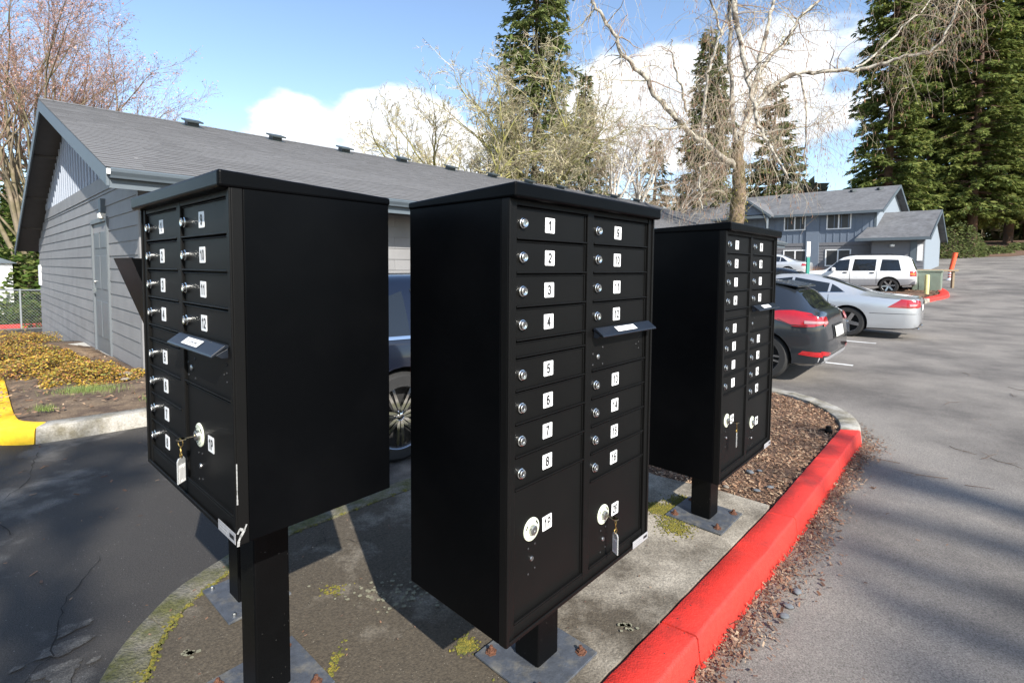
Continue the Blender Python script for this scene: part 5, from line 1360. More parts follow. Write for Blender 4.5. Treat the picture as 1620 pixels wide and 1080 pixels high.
# ------------------------------------------------------------------ small things at the end of the parking row
MT['boxgreen'] = mat('utility_green', (.16, .20, .155), .6, var=.15, scale=5)
MT['postyellow'] = mat('bollard_yellow', (.62, .56, .24), .6, var=.12, scale=6)
MT['orange'] = mat('delineator_orange', (.85, .10, .03), .5, var=.05)
MT['timber'] = mat('weathered_timber', (.22, .17, .11), .9, var=.2, scale=20)
ub = empty('utility_box', (18.35, 22.2, .38), 'dull green utility box on the planter behind the white wagon', 'utility box', None, math.atan2(GD.y, GD.x))
box_part('cabinet', (0, 0, .46), (1.0, .85, .92), MT['boxgreen'], ub, .03); box_part('lid', (0, 0, .95), (1.06, .9, .07), MT['boxgreen'], ub, .02); box_part('door', (-.1, .432, .42), (.72, .02, .7), MT['boxgreen'], ub, .008)
def bollard(x, y, h, label):
    b = empty('bollard', (x, y, gz(x, y)), label, 'bollard', 'yellow bollards by the utility box')
    mb = MB(); mb.lathe([(.085, 0), (.085, h - .05), (.07, h - .015), (.03, h), (0, h)], (0, 0, 0), 'z', 14); mb.build('post', MT['postyellow'], b, smooth=40)
bollard(17.35, 21.0, .92, 'pale yellow bollard just behind the bumper of the white wagon')
dl = empty('delineator_post', (22.66, 26.0, .86), 'leaning orange delineator post with a white base on the asphalt', 'road marker')
mb = MB(); mb.tube([(0, 0, .42), (.09, 0, .8), (.22, 0, 1.42)], [.095, .10, .105], 10, cap=True); mb.build('orange_sleeve', MT['orange'], dl, smooth=60)
mb = MB(); mb.lathe([(.16, 0), (.16, .04), (.09, .08), (.085, .43), (0, .43)], (0, 0, 0), 'z', 12); mb.build('white_base', MT['white'], dl, smooth=40)
for k in range(2): mb = MB(); mb.lathe([(.091, .16 + .12 * k), (.091, .21 + .12 * k)], (0, 0, 0), 'z', 12); mb.build('band', MT['orange'], dl)
tb = empty('timber_rail', (19.2, 23.0, .45), 'low brown timber rail behind the utility box', 'rail', None, math.atan2(.0, 1.0))
box_part('rail_board', (.2, 0, .92), (2.0, .08, .09), MT['timber'], tb); 
for xx in (-.7, 1.05): box_part('rail_post', (xx, .09, .43), (.1, .1, .96), MT['timber'], tb)
fk = bpy.data.objects.new('far_kerb', None); COL.objects.link(fk); fk['kind'] = 'structure'
k_out = chaikin([(14.6, 18.1), (16.55, 19.75), (17.35, 20.1), (18.1, 20.65), (19.2, 22.4), (19.6, 23.2)], 2); k_in = chaikin([(14.5, 18.35), (16.45, 20.0), (17.2, 20.35), (17.85, 20.85), (18.9, 22.5), (19.3, 23.3)], 2)
def farz(x, y, z): return Vector((x, y, gz(x, y) + z + .14))
kerb_run(k_in[:6], k_out[:6], [.5], MT['kerb_grey'], fk, None, .0, farz)
kerb_run(k_in[5:], k_out[5:], [.5], MT['kerb_red'], fk, 'red painted kerb stone', .0, farz)
mb = MB(); q = [farz(x, y, -.03) for x, y in k_in] + [farz(17.2, 23.6, -.03), farz(13.0, 20.0, -.03)]
mb.add(q, [tuple(range(len(q)))]); tag(mb.build('planter_soil', MT['mulch_base'], recalc=True), kind='structure')
mb = MB()
for k in range(2500):
    x, y = R.uniform(14, 19), R.uniform(18.5, 23); 
    if not inside(Vector((x, y, 0)), [Vector((p.x, p.y, 0)) for p in q]): continue
    s = R.choice((.05, .08, .12)); chip(mb, (x, y, gz(x, y) + .13), s, s * .5, tilt=.6)
tag(mb.build('dry_leaves', MT['litter']), kind='stuff')
sg = empty('sign_post', (14.1, 24.0, gz(14.1, 24.0)), 'tall narrow white sign on a green post in front of the house', 'sign')
box_part('sign_panel', (0, 0, 2.05 - gz(14.1, 24) + .28), (.18, .06, .72), MT['white'], sg, .02); MT['signgreen'] = mat('sign_green', (.02, .22, .17), .5, var=.05)
box_part('post', (0, 0, .85), (.15, .10, 1.7 - .02), MT['signgreen'], sg, .02)
# far left: white shed, chain fence, red kerb
sh = empty('white_shed', (-20.75, 19.6, gz(-20.75, 19.6)), 'white shed wall behind the chain-link fence at the left edge', 'shed', None, .78)
box_part('wall', (0, 0, 1.05), (1.8, 1.6, 2.7), MT['white'], sh, .02)
mb = MB(); mb.prism([(-1.05, -.95, 2.402), (1.05, -.95, 2.402), (0, -.95, 2.85)], (0, 1.9, 0)); mb.build('roof', MT['trim'], sh, recalc=True)
fn = empty('chain_fence', (-17.0, 17.5, gz(-17, 17.5)), 'grey chain-link fence in front of the shrubs at far left', 'fence')
MT['galv'] = mat('galvanised_wire', (.30, .32, .32), .5, metal=.6, var=.1)
zf = 1.35
mb = MB(); mb.tube([(-6, -.6, zf), (5, .8, zf)], .025, 6); mb.build('top_rail', MT['galv'], fn)
for i in range(5): mb = MB(); x = -5.5 + 2.6 * i; mb.tube([(x, -.6 + (x + 6) * .127, -.3), (x, -.6 + (x + 6) * .127, zf + .04)], .03, 6); mb.build('fence_post', MT['galv'], fn)
mb = MB(); i = 0
x = -6.0
while x < 5:
    for sgn in (1, -1):
        x1 = x + sgn * zf
        if -6 < x1 < 5: mb.tube([(x, -.6 + (x + 6) * .127, 0), (x1, -.6 + (x1 + 6) * .127, zf)], .004, 3)
    x += .11
tag(mb.build('wire_mesh', MT['galv'], fn), kind='stuff')
lk = bpy.data.objects.new('left_lot_kerb', None); COL.objects.link(lk); lk['kind'] = 'structure'
kerb_run([(-24, 16.8), (-18, 18.4), (-13.0, 20.2)], [(-24, 16.55), (-18, 18.15), (-13.0, 19.95)], [.3, .6, .8], MT['kerb_red'], lk, 'red painted kerb stone', .0, farz)

# ------------------------------------------------------------------ trees
MT['birch'] = mat('birch_bark', (.40, .365, .30), .85, var=.35, scale=7, bump=.7, bscale=22, col2=(.085, .068, .05), cscale=3.6, cmix=(.48, .60))
MT['mossbark'] = mat('mossy_bark', (.20, .145, .095), .95, var=.35, scale=8, bump=.8, bscale=25, col2=(.11, .085, .035), cscale=1.6, cmix=(.42, .6))
MT['twigs_br'] = mat('birch_twigs', None, .9, var=.1, island=[(.24, .17, .12), (.36, .29, .21), (.17, .10, .07), (.44, .39, .30), (.34, .31, .19)])
MT['bark'] = mat('fir_bark', (.10, .07, .05), .95, var=.3, scale=5, bump=.6, bscale=18)
MT['cedarbark'] = mat('cedar_bark', (.17, .095, .06), .95, var=.3, scale=4, bump=.6, bscale=14, col2=(.09, .06, .045), cscale=2)
MT['catkin'] = mat('catkins', None, .9, var=.1, island=[(.20, .10, .06), (.30, .17, .10), (.14, .07, .05)])
def px3(u, v, Y): return Vector(((u - 810) / 794 * Y, Y, EYE + (423 - v) * Y / 794))
def jitter_path(p, d, L_, n, wob, droop, rg):
    P = [p.copy()]; d = d.normalized()
    for i in range(n):
        d = (d + Vector((rg.gauss(0, wob), rg.gauss(0, wob), rg.gauss(0, wob) - droop))).normalized()
        p = p + d * (L_ / n); P.append(p.copy())
    return P
def grow(mb, p, d, L_, r, lv, cfg, rg, tips, rmin=.002):
    """recursive limb; cfg[lv] = (children, length ratio, spread, wobble, droop, segments, sides)"""
    ch, lr, sp, wob, dr_, sg_, sd_ = cfg[lv]
    P = jitter_path(p, d, L_, sg_, wob, dr_, rg); k = len(P)
    tgt = mb[min(lv, len(mb) - 1)]
    tgt.tube(P, [max(rmin * (1 - .5 * i / (k - 1)), r * (1 - .72 * i / (k - 1))) for i in range(k)], sd_)
    if lv + 1 >= len(cfg): tips.append(P[-1]); return
    for i in range(ch):
        f = rg.uniform(.25, 1.0) if i else 1.0
        j = min(k - 2, int(f * (k - 1))); q = P[j].lerp(P[j + 1], f * (k - 1) - j)
        dd = (P[j + 1] - P[j]).normalized()
        a = rg.uniform(0, 2 * pi); o = dd.orthogonal().normalized(); o2 = dd.cross(o)
        nd = dd * (1 if i else 1.5) + (o * math.cos(a) + o2 * math.sin(a)) * sp * rg.uniform(.6, 1.2) + Vector((0, 0, cfg[lv + 1][4] * -.0))
        grow(mb, q, nd, L_ * lr * rg.uniform(.7, 1.15) * (1 - .35 * f if i else .8), r * .55 * (1 - .5 * f) + .001, lv + 1, cfg, rg, tips, rmin)
def limb(mb, pts, r0, r1, n=7, sub=4, rg=R, wob=.05):
    pts = [Vector(p) for p in pts]; P = []
    for i in range(len(pts) - 1):
        for j in range(sub):
            f = j / sub; p0 = pts[max(0, i - 1)]; p1 = pts[i]; p2 = pts[i + 1]; p3 = pts[min(len(pts) - 1, i + 2)]
            q = .5 * ((2 * p1) + (p2 - p0) * f + (2 * p0 - 5 * p1 + 4 * p2 - p3) * f * f + (3 * p1 - p0 - 3 * p2 + p3) * f ** 3)
            P.append(q + Vector((rg.gauss(0, wob), rg.gauss(0, wob), rg.gauss(0, wob))))
    P.append(pts[-1]); k = len(P)
    mb.tube(P, [r0 + (r1 - r0) * i / (k - 1) for i in range(k)], n)
    return P
# --- the old birch in front of the house
def birch():
    rg = random.Random(21); Y = 17.0
    t = empty('birch_tree', (7.52, 17.0, -.15), 'old leafless white-barked birch with drooping twigs behind the farther cabinet', 'tree')
    O = Vector((7.52, 17.0, -.15))
    tr, li, tw, ck = MB(), MB(), MB(), MB()
    def W(u, v, dy=0): return px3(u, v, Y + dy) - O
    limb(tr, [Vector((0, 0, -.3)), W(1160, 400), W(1161, 345), W(1164, 300), W(1163, 262), W(1158, 225)], .29, .17, 10, 5, rg, .02)
    Ps = []
    def lb(pts, r0, r1): P = limb(li, [W(*p) for p in pts], r0 * .74, r1 * .62, 7, 5, rg, .03); Ps.append((P, r0)); return P
    lb([(1160, 240), (1150, 190, -.3), (1147, 140, -.4), (1142, 60, -.5), (1140, 0, -.6), (1136, -70, -.7), (1130, -140)], .11, .06)
    lb([(1158, 265), (1130, 245, -.3), (1107, 229, -.6), (1076, 204, -1), (1041, 169, -1.3), (1009, 127, -1.6), (981, 98, -1.9), (963, 63, -2.1), (935, 25, -2.3), (924, 0, -2.4), (905, -40, -2.5)], .15, .04)
    lb([(1141, -20, -.5), (1147, 20, -.9), (1155, 60, -1.2), (1170, 115, -1.6), (1185, 180, -1.9), (1205, 225, -2.1), (1240, 282, -2.3)], .14, .05)
    lb([(1160, 215), (1190, 165, .4), (1240, 122, .6), (1300, 118, .5), (1360, 110, .2), (1405, 96, -.2), (1460, 80, -.5), (1490, 15, -.8), (1500, -40, -1)], .13, .035)
    lb([(1163, 230), (1178, 160, .8), (1195, 110, 1.2), (1230, 70, 1.6), (1252, 33, 1.9), (1290, 0, 2.2), (1340, -50, 2.5)], .13, .05)
    lb([(1172, 180, .6), (1188, 110, .9), (1203, 40, 1.2), (1211, 0, 1.4), (1216, -70, 1.6)], .12, .06)
    lb([(1107, 232, -.6), (1104, 197, -.8), (1108, 140, -1.0), (1112, 112, -1.0), (1129, 63, -.9), (1140, 30, -.7)], .075, .05)
    lb([(1180, 220, .5), (1224, 207, .8), (1280, 197, 1.0), (1329, 165, 1.2)], .05, .015)
    lb([(1076, 204, -1), (1045, 205, -1.3), (1005, 200, -1.6)], .055, .03)
    lb([(1078, 180, -1.1), (1068, 140, -1.4), (1055, 95, -1.6), (1052, 70, -1.7)], .06, .02)
    lb([(1160, 260, .2), (1108, 262, -.8), (1104, 300, -1.1), (1107, 330, -1.3)], .05, .03)
    lb([(1250, 120, .6), (1262, 160, .2), (1266, 220, 0), (1266, 280, -.2)], .05, .03)
    lb([(1129, 63, -.9), (1120, 30, -1.1), (1105, 0, -1.3), (1090, -40, -1.5)], .05, .03)
    lb([(1340, 112, .3), (1400, 60, .9), (1440, 20, 1.2), (1470, -20, 1.5)], .05, .02)
    # drooping spray: limbs > side shoots > hanging twigs > catkins
    for P, r0 in Ps:
        ln = sum((b - a).length for a, b in zip(P[:-1], P[1:]))
        for k in range(int(ln * 3.7) + 3):
            f = rg.uniform(.12, 1.0); j = min(len(P) - 2, int(f * (len(P) - 1))); q = P[j]
            d = Vector((rg.gauss(0, 1), rg.gauss(0, .8), rg.gauss(.25, .6)))
            L_ = rg.uniform(.5, 1.7)
            S = jitter_path(q, d, L_, 6, .18, .06, rg); r = max(.006, r0 * .12) * rg.uniform(.7, 1.4)
            tw.tube(S, [r * (1 - .7 * i / 6) for i in range(7)], 4)
            for m in range(rg.randint(3, 6)):
                s = S[rg.randint(1, 6)]; d2 = Vector((rg.gauss(0, .8), rg.gauss(0, .8), rg.gauss(-.3, .7)))
                T = jitter_path(s, d2, rg.uniform(.4, 1.5), 5, .16, .28, rg)
                tw.tube(T, [.005, .0046, .004, .0032, .0025, .0018], 3)
                for c in range(rg.randint(1, 3)):
                    x = T[rg.randint(2, 5)]; U = jitter_path(x, Vector((rg.gauss(0, .6), rg.gauss(0, .6), -.6)), rg.uniform(.2, .7), 3, .2, .3, rg)
                    tw.tube(U, [.003, .0027, .0023, .0016], 3)
                    if rg.random() < .6:
                        y = U[-1]; ck.tube([y, y + Vector((rg.gauss(0, .01), 0, -.05)), y + Vector((rg.gauss(0, .015), 0, -.10))], [.006, .009, .004], 4)
    # weeping curtain low round the trunk
    for k in range(170):
        u = rg.gauss(1165, 58); v = rg.uniform(110, 240); q = W(u, v, rg.uniform(-2.2, 1.5))
        T = jitter_path(q, Vector((rg.gauss(0, .35), rg.gauss(0, .35), -.8)), rg.uniform(.8, 2.6), 7, .13, .14, rg)
        tw.tube(T, [.006 * (1 - .7 * i / 7) for i in range(8)], 3)
        for c in range(4):
            x = T[rg.randint(1, 7)]; U = jitter_path(x, Vector((rg.gauss(0, .8), rg.gauss(0, .8), -.5)), rg.uniform(.3, .9), 4, .2, .2, rg)
            tw.tube(U, [.005, .0045, .004, .003, .002], 3)
    tr.build('trunk', MT['mossbark'], t, smooth=180); li.build('limbs', MT['birch'], t, smooth=180)
    tag(tw.build('twigs', MT['twigs_br'], t), kind='stuff'); tag(ck.build('catkins', MT['catkin'], t), kind='stuff')
    # moss cushions on the trunk and forks
    mo = MB()
    for k in range(350):
        v = rg.uniform(262, 350); u = 1162 + rg.gauss(0, 5); a = rg.uniform(0, 2 * pi)
        c = W(1162, v) + Vector((math.cos(a), math.sin(a), 0)) * rg.uniform(.28, .36); s = rg.uniform(.02, .06)
        mo.add([c + Vector((rg.uniform(-s, s), rg.uniform(-s, s), rg.uniform(-s, s))) for _ in range(4)], [(0, 1, 2), (0, 2, 3)])
    for (u, v, dy, n, sp_) in ((1162, 235, 0, 120, .12), (1072, 202, -1, 120, .12), (1175, 183, .6, 120, .1), (1230, 72, 1.6, 120, .12), (1176, 120, .9, 80, .1)):
        for k in range(n):
            c = W(u, v, dy) + Vector((rg.gauss(0, sp_), rg.gauss(0, sp_), rg.gauss(0, sp_ * .7))); s = rg.uniform(.02, .05)
            mo.add([c + Vector((rg.uniform(-s, s), rg.uniform(-s, s), rg.uniform(-s, s))) for _ in range(4)], [(0, 1, 2), (0, 2, 3)])
    tag(mo.build('moss_cushions', MT['moss'], t), kind='stuff')
birch()
# --- other leafless trees
def bare(name, x, y, h, r, label, barkm, twigm, cfg=None, seed=1, fork=.15, grp=None, lean=(0, 0), spread=1.0, n0=5, up=.55, rmin=.009):
    rg = random.Random(seed); z = gz(x, y) - .2
    t = empty(name, (x, y, z), label, 'tree', grp)
    tr, li, tw = MB(), MB(), MB()
    cfg = cfg or [(6, .62, .8, .10, -.02, 6, 6), (6, .60, .8, .13, -.01, 5, 5), (6, .55, .8, .16, .0, 4, 4), (4, .5, .8, .2, .0, 3, 3), (0, .5, .8, .2, 0, 3, 3)]
    fz = h * fork
    P = jitter_path(Vector((0, 0, 0)), Vector((lean[0], lean[1], 1)), fz, 5, .04, 0, rg)
    tr.tube(P, [r * (1.2 - .3 * i / 5) for i in range(6)], 9)
    tips = []
    for i in range(n0):
        a = 2 * pi * i / n0 + rg.uniform(-.4, .4)
        d = Vector((math.cos(a) * spread * rg.uniform(.5, 1.1), math.sin(a) * spread * rg.uniform(.5, 1.1), up + rg.uniform(.2, .7)))
        grow([li, li, tw], P[-1] - Vector((0, 0, fz * rg.uniform(0, .25))), d, (h - fz) * .62, r * .62, 0, cfg, rg, tips, rmin)
    tr.build('trunk', barkm, t, smooth=180); li.build('limbs', barkm, t, smooth=180)
    tag(tw.build('twigs', twigm, t), kind='stuff')
    return t, tips
MT['oakbark'] = mat('lichen_bark', (.30, .26, .16), .95, var=.3, scale=4, col2=(.24, .23, .06), cscale=1.2, cmix=(.4, .6))
MT['oaktwig'] = mat('lichen_twigs', None, .95, var=.1, island=[(.46, .40, .28), (.34, .31, .18), (.40, .37, .18), (.30, .23, .17), (.54, .49, .38)])
MT['pinktwig'] = mat('budding_twigs', None, .9, var=.1, island=[(.30, .17, .13), (.38, .25, .18), (.24, .15, .12), (.42, .33, .24)])
MT['tantwig'] = mat('tan_twigs', None, .9, var=.1, island=[(.40, .31, .22), (.33, .24, .16), (.46, .38, .29), (.28, .20, .14)])
MT['palebark'] = mat('pale_bark', (.52, .48, .42), .85, var=.2, scale=3, col2=(.25, .21, .17), cscale=2.2, cmix=(.5, .65))
bare('bare_oak', -2.7, 34, 15.8, .34, 'mossy spreading bare tree rising over the middle of the long roof', MT['oakbark'], MT['oaktwig'], seed=5, fork=.3, n0=9, spread=1.15, up=.45, cfg=[(7, .62, .8, .12, -.02, 7, 6), (6, .60, .9, .17, -.01, 6, 4), (6, .55, .95, .2, .0, 4, 3), (5, .5, .9, .24, .0, 3, 3), (0, .5, .9, .25, 0, 2, 3)], rmin=.014)
bare('bare_oak', 1.1, 37, 18.4, .34, 'tall olive-mossed bare tree in front of the tall fir', MT['oakbark'], MT['oaktwig'], seed=9, fork=.26, n0=10, spread=.85, up=.6, cfg=[(7, .62, .8, .12, -.02, 7, 6), (6, .60, .9, .17, -.01, 6, 4), (6, .55, .95, .2, .0, 4, 3), (5, .5, .9, .24, .0, 3, 3), (0, .5, .9, .25, 0, 2, 3)], rmin=.014)
bare('bare_birch', 8.1, 37, 13.5, .16, 'slim pale birch trunk left of the old birch, above the roof end', MT['palebark'], MT['tantwig'], seed=12, fork=.45, n0=5, spread=.6, grp=None)
bare('bare_birch', 9.6, 39, 13.0, .16, 'second slim pale birch to the right of the first, above the roof end', MT['palebark'], MT['tantwig'], seed=14, fork=.5, n0=5, spread=.6)
bare('bare_alder', 5.2, 42, 13.0, .2, 'tan twiggy tree between the tall fir and the slim birches', MT['palebark'], MT['tantwig'], seed=16, fork=.2, n0=7, spread=.9, up=.5)
bare('bare_alder', 12.4, 44, 12.0, .2, 'tan twiggy tree directly behind the left limb of the old birch', MT['palebark'], MT['tantwig'], seed=18, fork=.2, n0=7, spread=1.0, up=.4)
MT['tanbark'] = mat('tan_bark', (.25, .20, .14), .9, var=.3, scale=5, col2=(.14, .12, .06), cscale=1.5)
# tall twiggy tree with reddish buds at the left
MT['bud'] = mat('red_buds', None, .8, var=.1, island=[(.40, .20, .17), (.48, .28, .22), (.34, .17, .16), (.50, .34, .22)])
def budtree(x, y, h, seed, label):
    t, tips = bare('budding_tree', x, y, h, .17, label, MT['tanbark'], MT['pinktwig'], seed=seed, fork=.12, n0=10, spread=.5, up=.8, rmin=.006,
                   cfg=[(7, .62, .55, .06, -.04, 6, 6), (6, .60, .6, .09, -.03, 5, 4), (6, .55, .7, .12, -.02, 4, 3), (4, .5, .8, .15, 0, 3, 3), (0, .5, .8, .2, 0, 2, 3)], grp='tall budding trees behind the gable')
    rg = random.Random(seed); mb = MB()
    for p in tips:
        for k in range(2):
            c = p + Vector((rg.gauss(0, .09), rg.gauss(0, .09), rg.gauss(0, .09))); s = rg.uniform(.02, .055)
            mb.add([c + Vector((rg.uniform(-s, s), rg.uniform(-s, s), rg.uniform(-s, s))) for _ in range(3)], [(0, 1, 2)])
    tag(mb.build('buds', MT['bud'], t), kind='stuff')
budtree(-19.9, 20.5, 15.5, 31, 'tall twiggy tree with reddish buds at the upper left corner')
budtree(-22.0, 25.0, 14.5, 33, 'twiggy reddish tree directly behind the gable peak')
# --- conifers
def leafmat(name, cols):
    m = mat(name, None, .75, var=.18, scale=.7, island=cols, spec=.2); t = m.node_tree; b = t.nodes['Principled BSDF']
    src = b.inputs['Base Color'].links[0].from_socket; o = [n for n in t.nodes if n.type == 'OUTPUT_MATERIAL'][0]
    tr = t.nodes.new('ShaderNodeBsdfTranslucent'); t.links.new(src, tr.inputs[0]); mxs = t.nodes.new('ShaderNodeMixShader'); mxs.inputs[0].default_value = .42
    t.links.new(b.outputs[0], mxs.inputs[1]); t.links.new(tr.outputs[0], mxs.inputs[2]); t.links.new(mxs.outputs[0], o.inputs['Surface'])
    return m
MT['fir'] = leafmat('fir_needles', [(.13, .18, .06), (.19, .23, .075), (.10, .135, .05), (.25, .26, .09), (.16, .20, .065)])
MT['cedar'] = leafmat('cedar_sprays', [(.12, .17, .05), (.19, .23, .06), (.09, .13, .04), (.25, .27, .075), (.15, .195, .05), (.30, .30, .085)])
MT['pine'] = leafmat('pine_needles', [(.11, .15, .05), (.17, .195, .065), (.085, .115, .045), (.22, .215, .09)])
def conifer(name, x, y, h, rad, label, leaf, barkm, seed, n_whorl=34, per=7, spray=(.35, .8), base=.12, droop=.35, grp=None, shape=1.0, dens=7, tr_r=.3, gap=.12, lay=.5, top=1.0):
    rg = random.Random(seed); z0 = gz(x, y) - .2
    t = empty(name, (x, y, z0), label, 'tree', grp)
    tr, br, cw = MB(), MB(), MB()
    tr.tube([Vector((rg.gauss(0, .03), rg.gauss(0, .03), h * i / 8)) for i in range(9)], [tr_r * (1 - .93 * i / 8) + .01 for i in range(9)], 9)
    for w_ in range(n_whorl):
        f = base + (1 - base) * (w_ + rg.uniform(-.3, .3)) / n_whorl
        f = min(.995, max(base, f))
        rr = rad * ((1 - (f - base) / (1 - base)) ** shape * .93 + .05)
        lump = 1 + .30 * mnoise.noise(Vector((f * 7, seed, 0)))
        for b in range(per):
            if rg.random() < gap: continue
            a = rg.uniform(0, 2 * pi); L_ = rr * rg.uniform(.6, 1.12) * lump
            p0 = Vector((0, 0, f * h)); d = Vector((math.cos(a), math.sin(a), rg.uniform(-.15, .25)))
            n = 5; P = [p0]; dd = d.copy()
            for i in range(n):
                dd = (dd + Vector((rg.gauss(0, .06), rg.gauss(0, .06), -droop / n + (.10 if i > 2 else 0)))).normalized(); P.append(P[-1] + dd * L_ / n)
            br.tube(P, [.05 * tr_r / .3 * (1 - .85 * i / n) for i in range(n + 1)], 3)
            m = max(3, int(dens * L_ / rad * 2.2))
            for k in range(m):
                g = rg.uniform(.18, 1.0) ** .75; j = min(n - 1, int(g * n)); q = P[j].lerp(P[j + 1], g * n - j)
                side = Vector((-d.y, d.x, 0)) * rg.choice((-1, 1)); s = rg.uniform(*spray)
                ax = (dd * rg.uniform(.3, 1) + side * rg.uniform(.1, 1.0) + Vector((0, 0, rg.uniform(-.75, .25) * lay * 2))).normalized()
                nn = ax.cross(Vector((rg.gauss(0, .5), rg.gauss(0, .5), 1))).normalized()
                q = q + Vector((rg.gauss(0, .1), rg.gauss(0, .1), rg.gauss(0, .1))) * s
                # a ragged spray: a spine with three leaflets
                tip = q + ax * s
                cw.add([q, q + ax * s * .45 + nn * s * .20, tip, q + ax * s * .5 - nn * s * .20], [(0, 1, 2, 3)])
                dn = ax.cross(nn) * s * .12
                for e in (-1, 1):
                    b0 = q + ax * s * rg.uniform(.15, .5); a2 = (ax + nn * e * rg.uniform(.6, 1.1)).normalized()
                    cw.add([b0, b0 + a2 * s * .3 + nn * e * s * -.06 + dn, b0 + a2 * s * rg.uniform(.4, .65) + dn, b0 + a2 * s * .25 + ax * s * .10], [(0, 1, 2, 3)])
    tr.build('trunk', barkm, t, smooth=180); tag(br.build('branches', barkm, t), kind='stuff'); tag(cw.build('crown', leaf, t), kind='stuff')
    return t
conifer('tall_fir', 1.8, 42, 31, 5.0, 'tall dark fir standing behind the bare trees at the centre', MT['fir'], MT['bark'], 41, 54, 12, (.35, .85), .12, .45, dens=17, gap=.14, shape=.62)
conifer('conifer', 6.6, 47, 18.5, 3.2, 'brownish narrow conifer between the tall fir and the old birch', MT['pine'], MT['bark'], 42, 38, 10, (.3, .8), .1, .35, dens=17, gap=.15)
conifer('conifer', 17.6, 46, 21.5, 3.7, 'slender conifer rising straight behind the old birch trunk', MT['pine'], MT['bark'], 43, 40, 12, (.35, .9), .06, .3, dens=18, shape=.75, gap=.12)
conifer('conifer', 23.6, 46, 17.0, 4.2, 'layered pine to the right of the old birch, above the house roof', MT['pine'], MT['bark'], 44, 19, 13, (.35, .9), .06, .2, dens=24, gap=.06, lay=.25)
conifer('conifer', 14.0, 50, 13.0, 4.0, 'broad low conifer behind the left part of the house roof', MT['fir'], MT['bark'], 45, 24, 8, (.4, .9), .02, .3, dens=8)
conifer('conifer', 20.2, 50, 12.5, 4.0, 'broad low conifer behind the middle of the house roof', MT['fir'], MT['bark'], 46, 24, 8, (.4, .9), .02, .3, dens=8)
conifer('conifer', 9.0, 52, 11.5, 3.6, 'low conifer behind the end of the long roof', MT['pine'], MT['bark'], 47, 22, 8, (.4, .9), .02, .3, dens=8)
for i, (px_, Yd, h, rd, lb) in enumerate(((1397, 47, 31, 3.9, 'column-shaped cedar at the left edge of the big evergreens, nearest the house'),
                                          (1462, 52, 32, 4.4, 'second big cedar from the house, behind the garage wing'),
                                          (1532, 49, 33, 4.2, 'big cedar with a bare lit trunk at the end of the road'),
                                          (1590, 54, 33, 4.6, 'big cedar at the far right, left of the one cut off by the picture edge'),
                                          (1660, 50, 33, 4.8, 'big cedar cut off by the right edge of the picture'),
                                          (1500, 60, 34, 5.0, 'darker cedar standing behind the front row of big cedars'),
                                          (1620, 62, 34, 5.2, 'darker cedar behind the front row at far right'))):
    conifer('cedar_tree', (px_ - 810) / 794 * Yd, Yd, h, rd + (.5 if i else -.2), lb, MT['cedar'], MT['cedarbark'], 60 + i, 54, 14 if i < 5 else 9, (.28, .70), .02 if i == 0 else .12, .55, 'big cedars at the end of the road', shape=.26, dens=32, tr_r=.42, gap=.14)
# --- evergreen shrub masses
def bushmass(name, x, y, rx, ry, h, n, label, leaf, seed, ls=(.10, .22), cat='shrub', grp=None):
    rg = random.Random(seed); z0 = gz(x, y) - .2
    t = empty(name, (x, y, z0), label, cat, grp); mb = MB(); st = MB()
    for k in range(n):
        a, r = rg.uniform(0, 2 * pi), math.sqrt(rg.random()); px_, py_ = math.cos(a) * r, math.sin(a) * r
        top = (1 - r ** 3) * (.85 + .5 * mnoise.noise(Vector((px_ * 2, py_ * 2, seed))))
        zz = h * max(.02, top) * (1 - .9 * rg.random() ** 2); s = rg.uniform(*ls)
        q = Matrix.Rotation(rg.uniform(0, 6.3), 3, 'Z') @ Matrix.Rotation(rg.uniform(-1.2, 1.2), 3, 'X') @ Matrix.Rotation(rg.uniform(-.7, .7), 3, 'Y')
        c = Vector((px_ * rx, py_ * ry, zz))
        mb.add([c + q @ Vector(p) for p in ((-s * .6, 0, 0), (0, -s * .3, s * .08), (s * .6, 0, 0), (0, s * .3, s * .08))], [(0, 1, 2, 3)])
        if k % 160 == 0: st.tube([(px_ * rx * .2, py_ * ry * .2, 0), (px_ * rx * .6, py_ * ry * .6, zz * .5), c], [.04, .025, .01], 4)
    tag(mb.build('leaves', leaf, t), kind='stuff'); st.build('stems', MT['bark'], t)
MT['ivy'] = leafmat('ivy_leaves', [(.06, .11, .02), (.10, .16, .03), (.035, .06, .015), (.16, .20, .05), (.20, .22, .07)])
bushmass('ivy_bush', -19.3, 21.3, 2.6, 2.2, 5.8, 9000, 'tall ivy-covered evergreen shrub left of the gable', MT['ivy'], 71, (.14, .30))
bushmass('low_bush', -17.6, 18.9, 2.4, .8, 1.1, 3000, 'low green bush behind the chain-link fence', MT['ivy'], 72, (.08, .18))
bushmass('ivy_bush', -26.5, 26.5, 3.0, 2.2, 8.0, 9000, 'tall evergreen shrub at the far left edge', MT['ivy'], 73, (.16, .34))
for i, (u, Y) in enumerate(((1510, 42), (1560, 44), (1620, 46), (1680, 45))):
    bushmass('salal_bush', (u - 810) / 794 * Y, Y, 2.6, 1.2, 1.2 if i else 3.0, 2600, ('leafy bush beside the garage wing under the cedars', 'low bush at the foot of the lit cedar trunk', 'low bush under the cedars at the far right', 'low bush beyond the right edge under the cedars')[i], MT['pine'], 80 + i, (.12, .28), 'bush', 'bushes under the cedars')
ob = empty('rusty_shrub', (14.75, 24.6, gz(14.75, 24.6)), 'rust-orange grassy shrub at the foot of the white sign', 'shrub')
mb = MB()
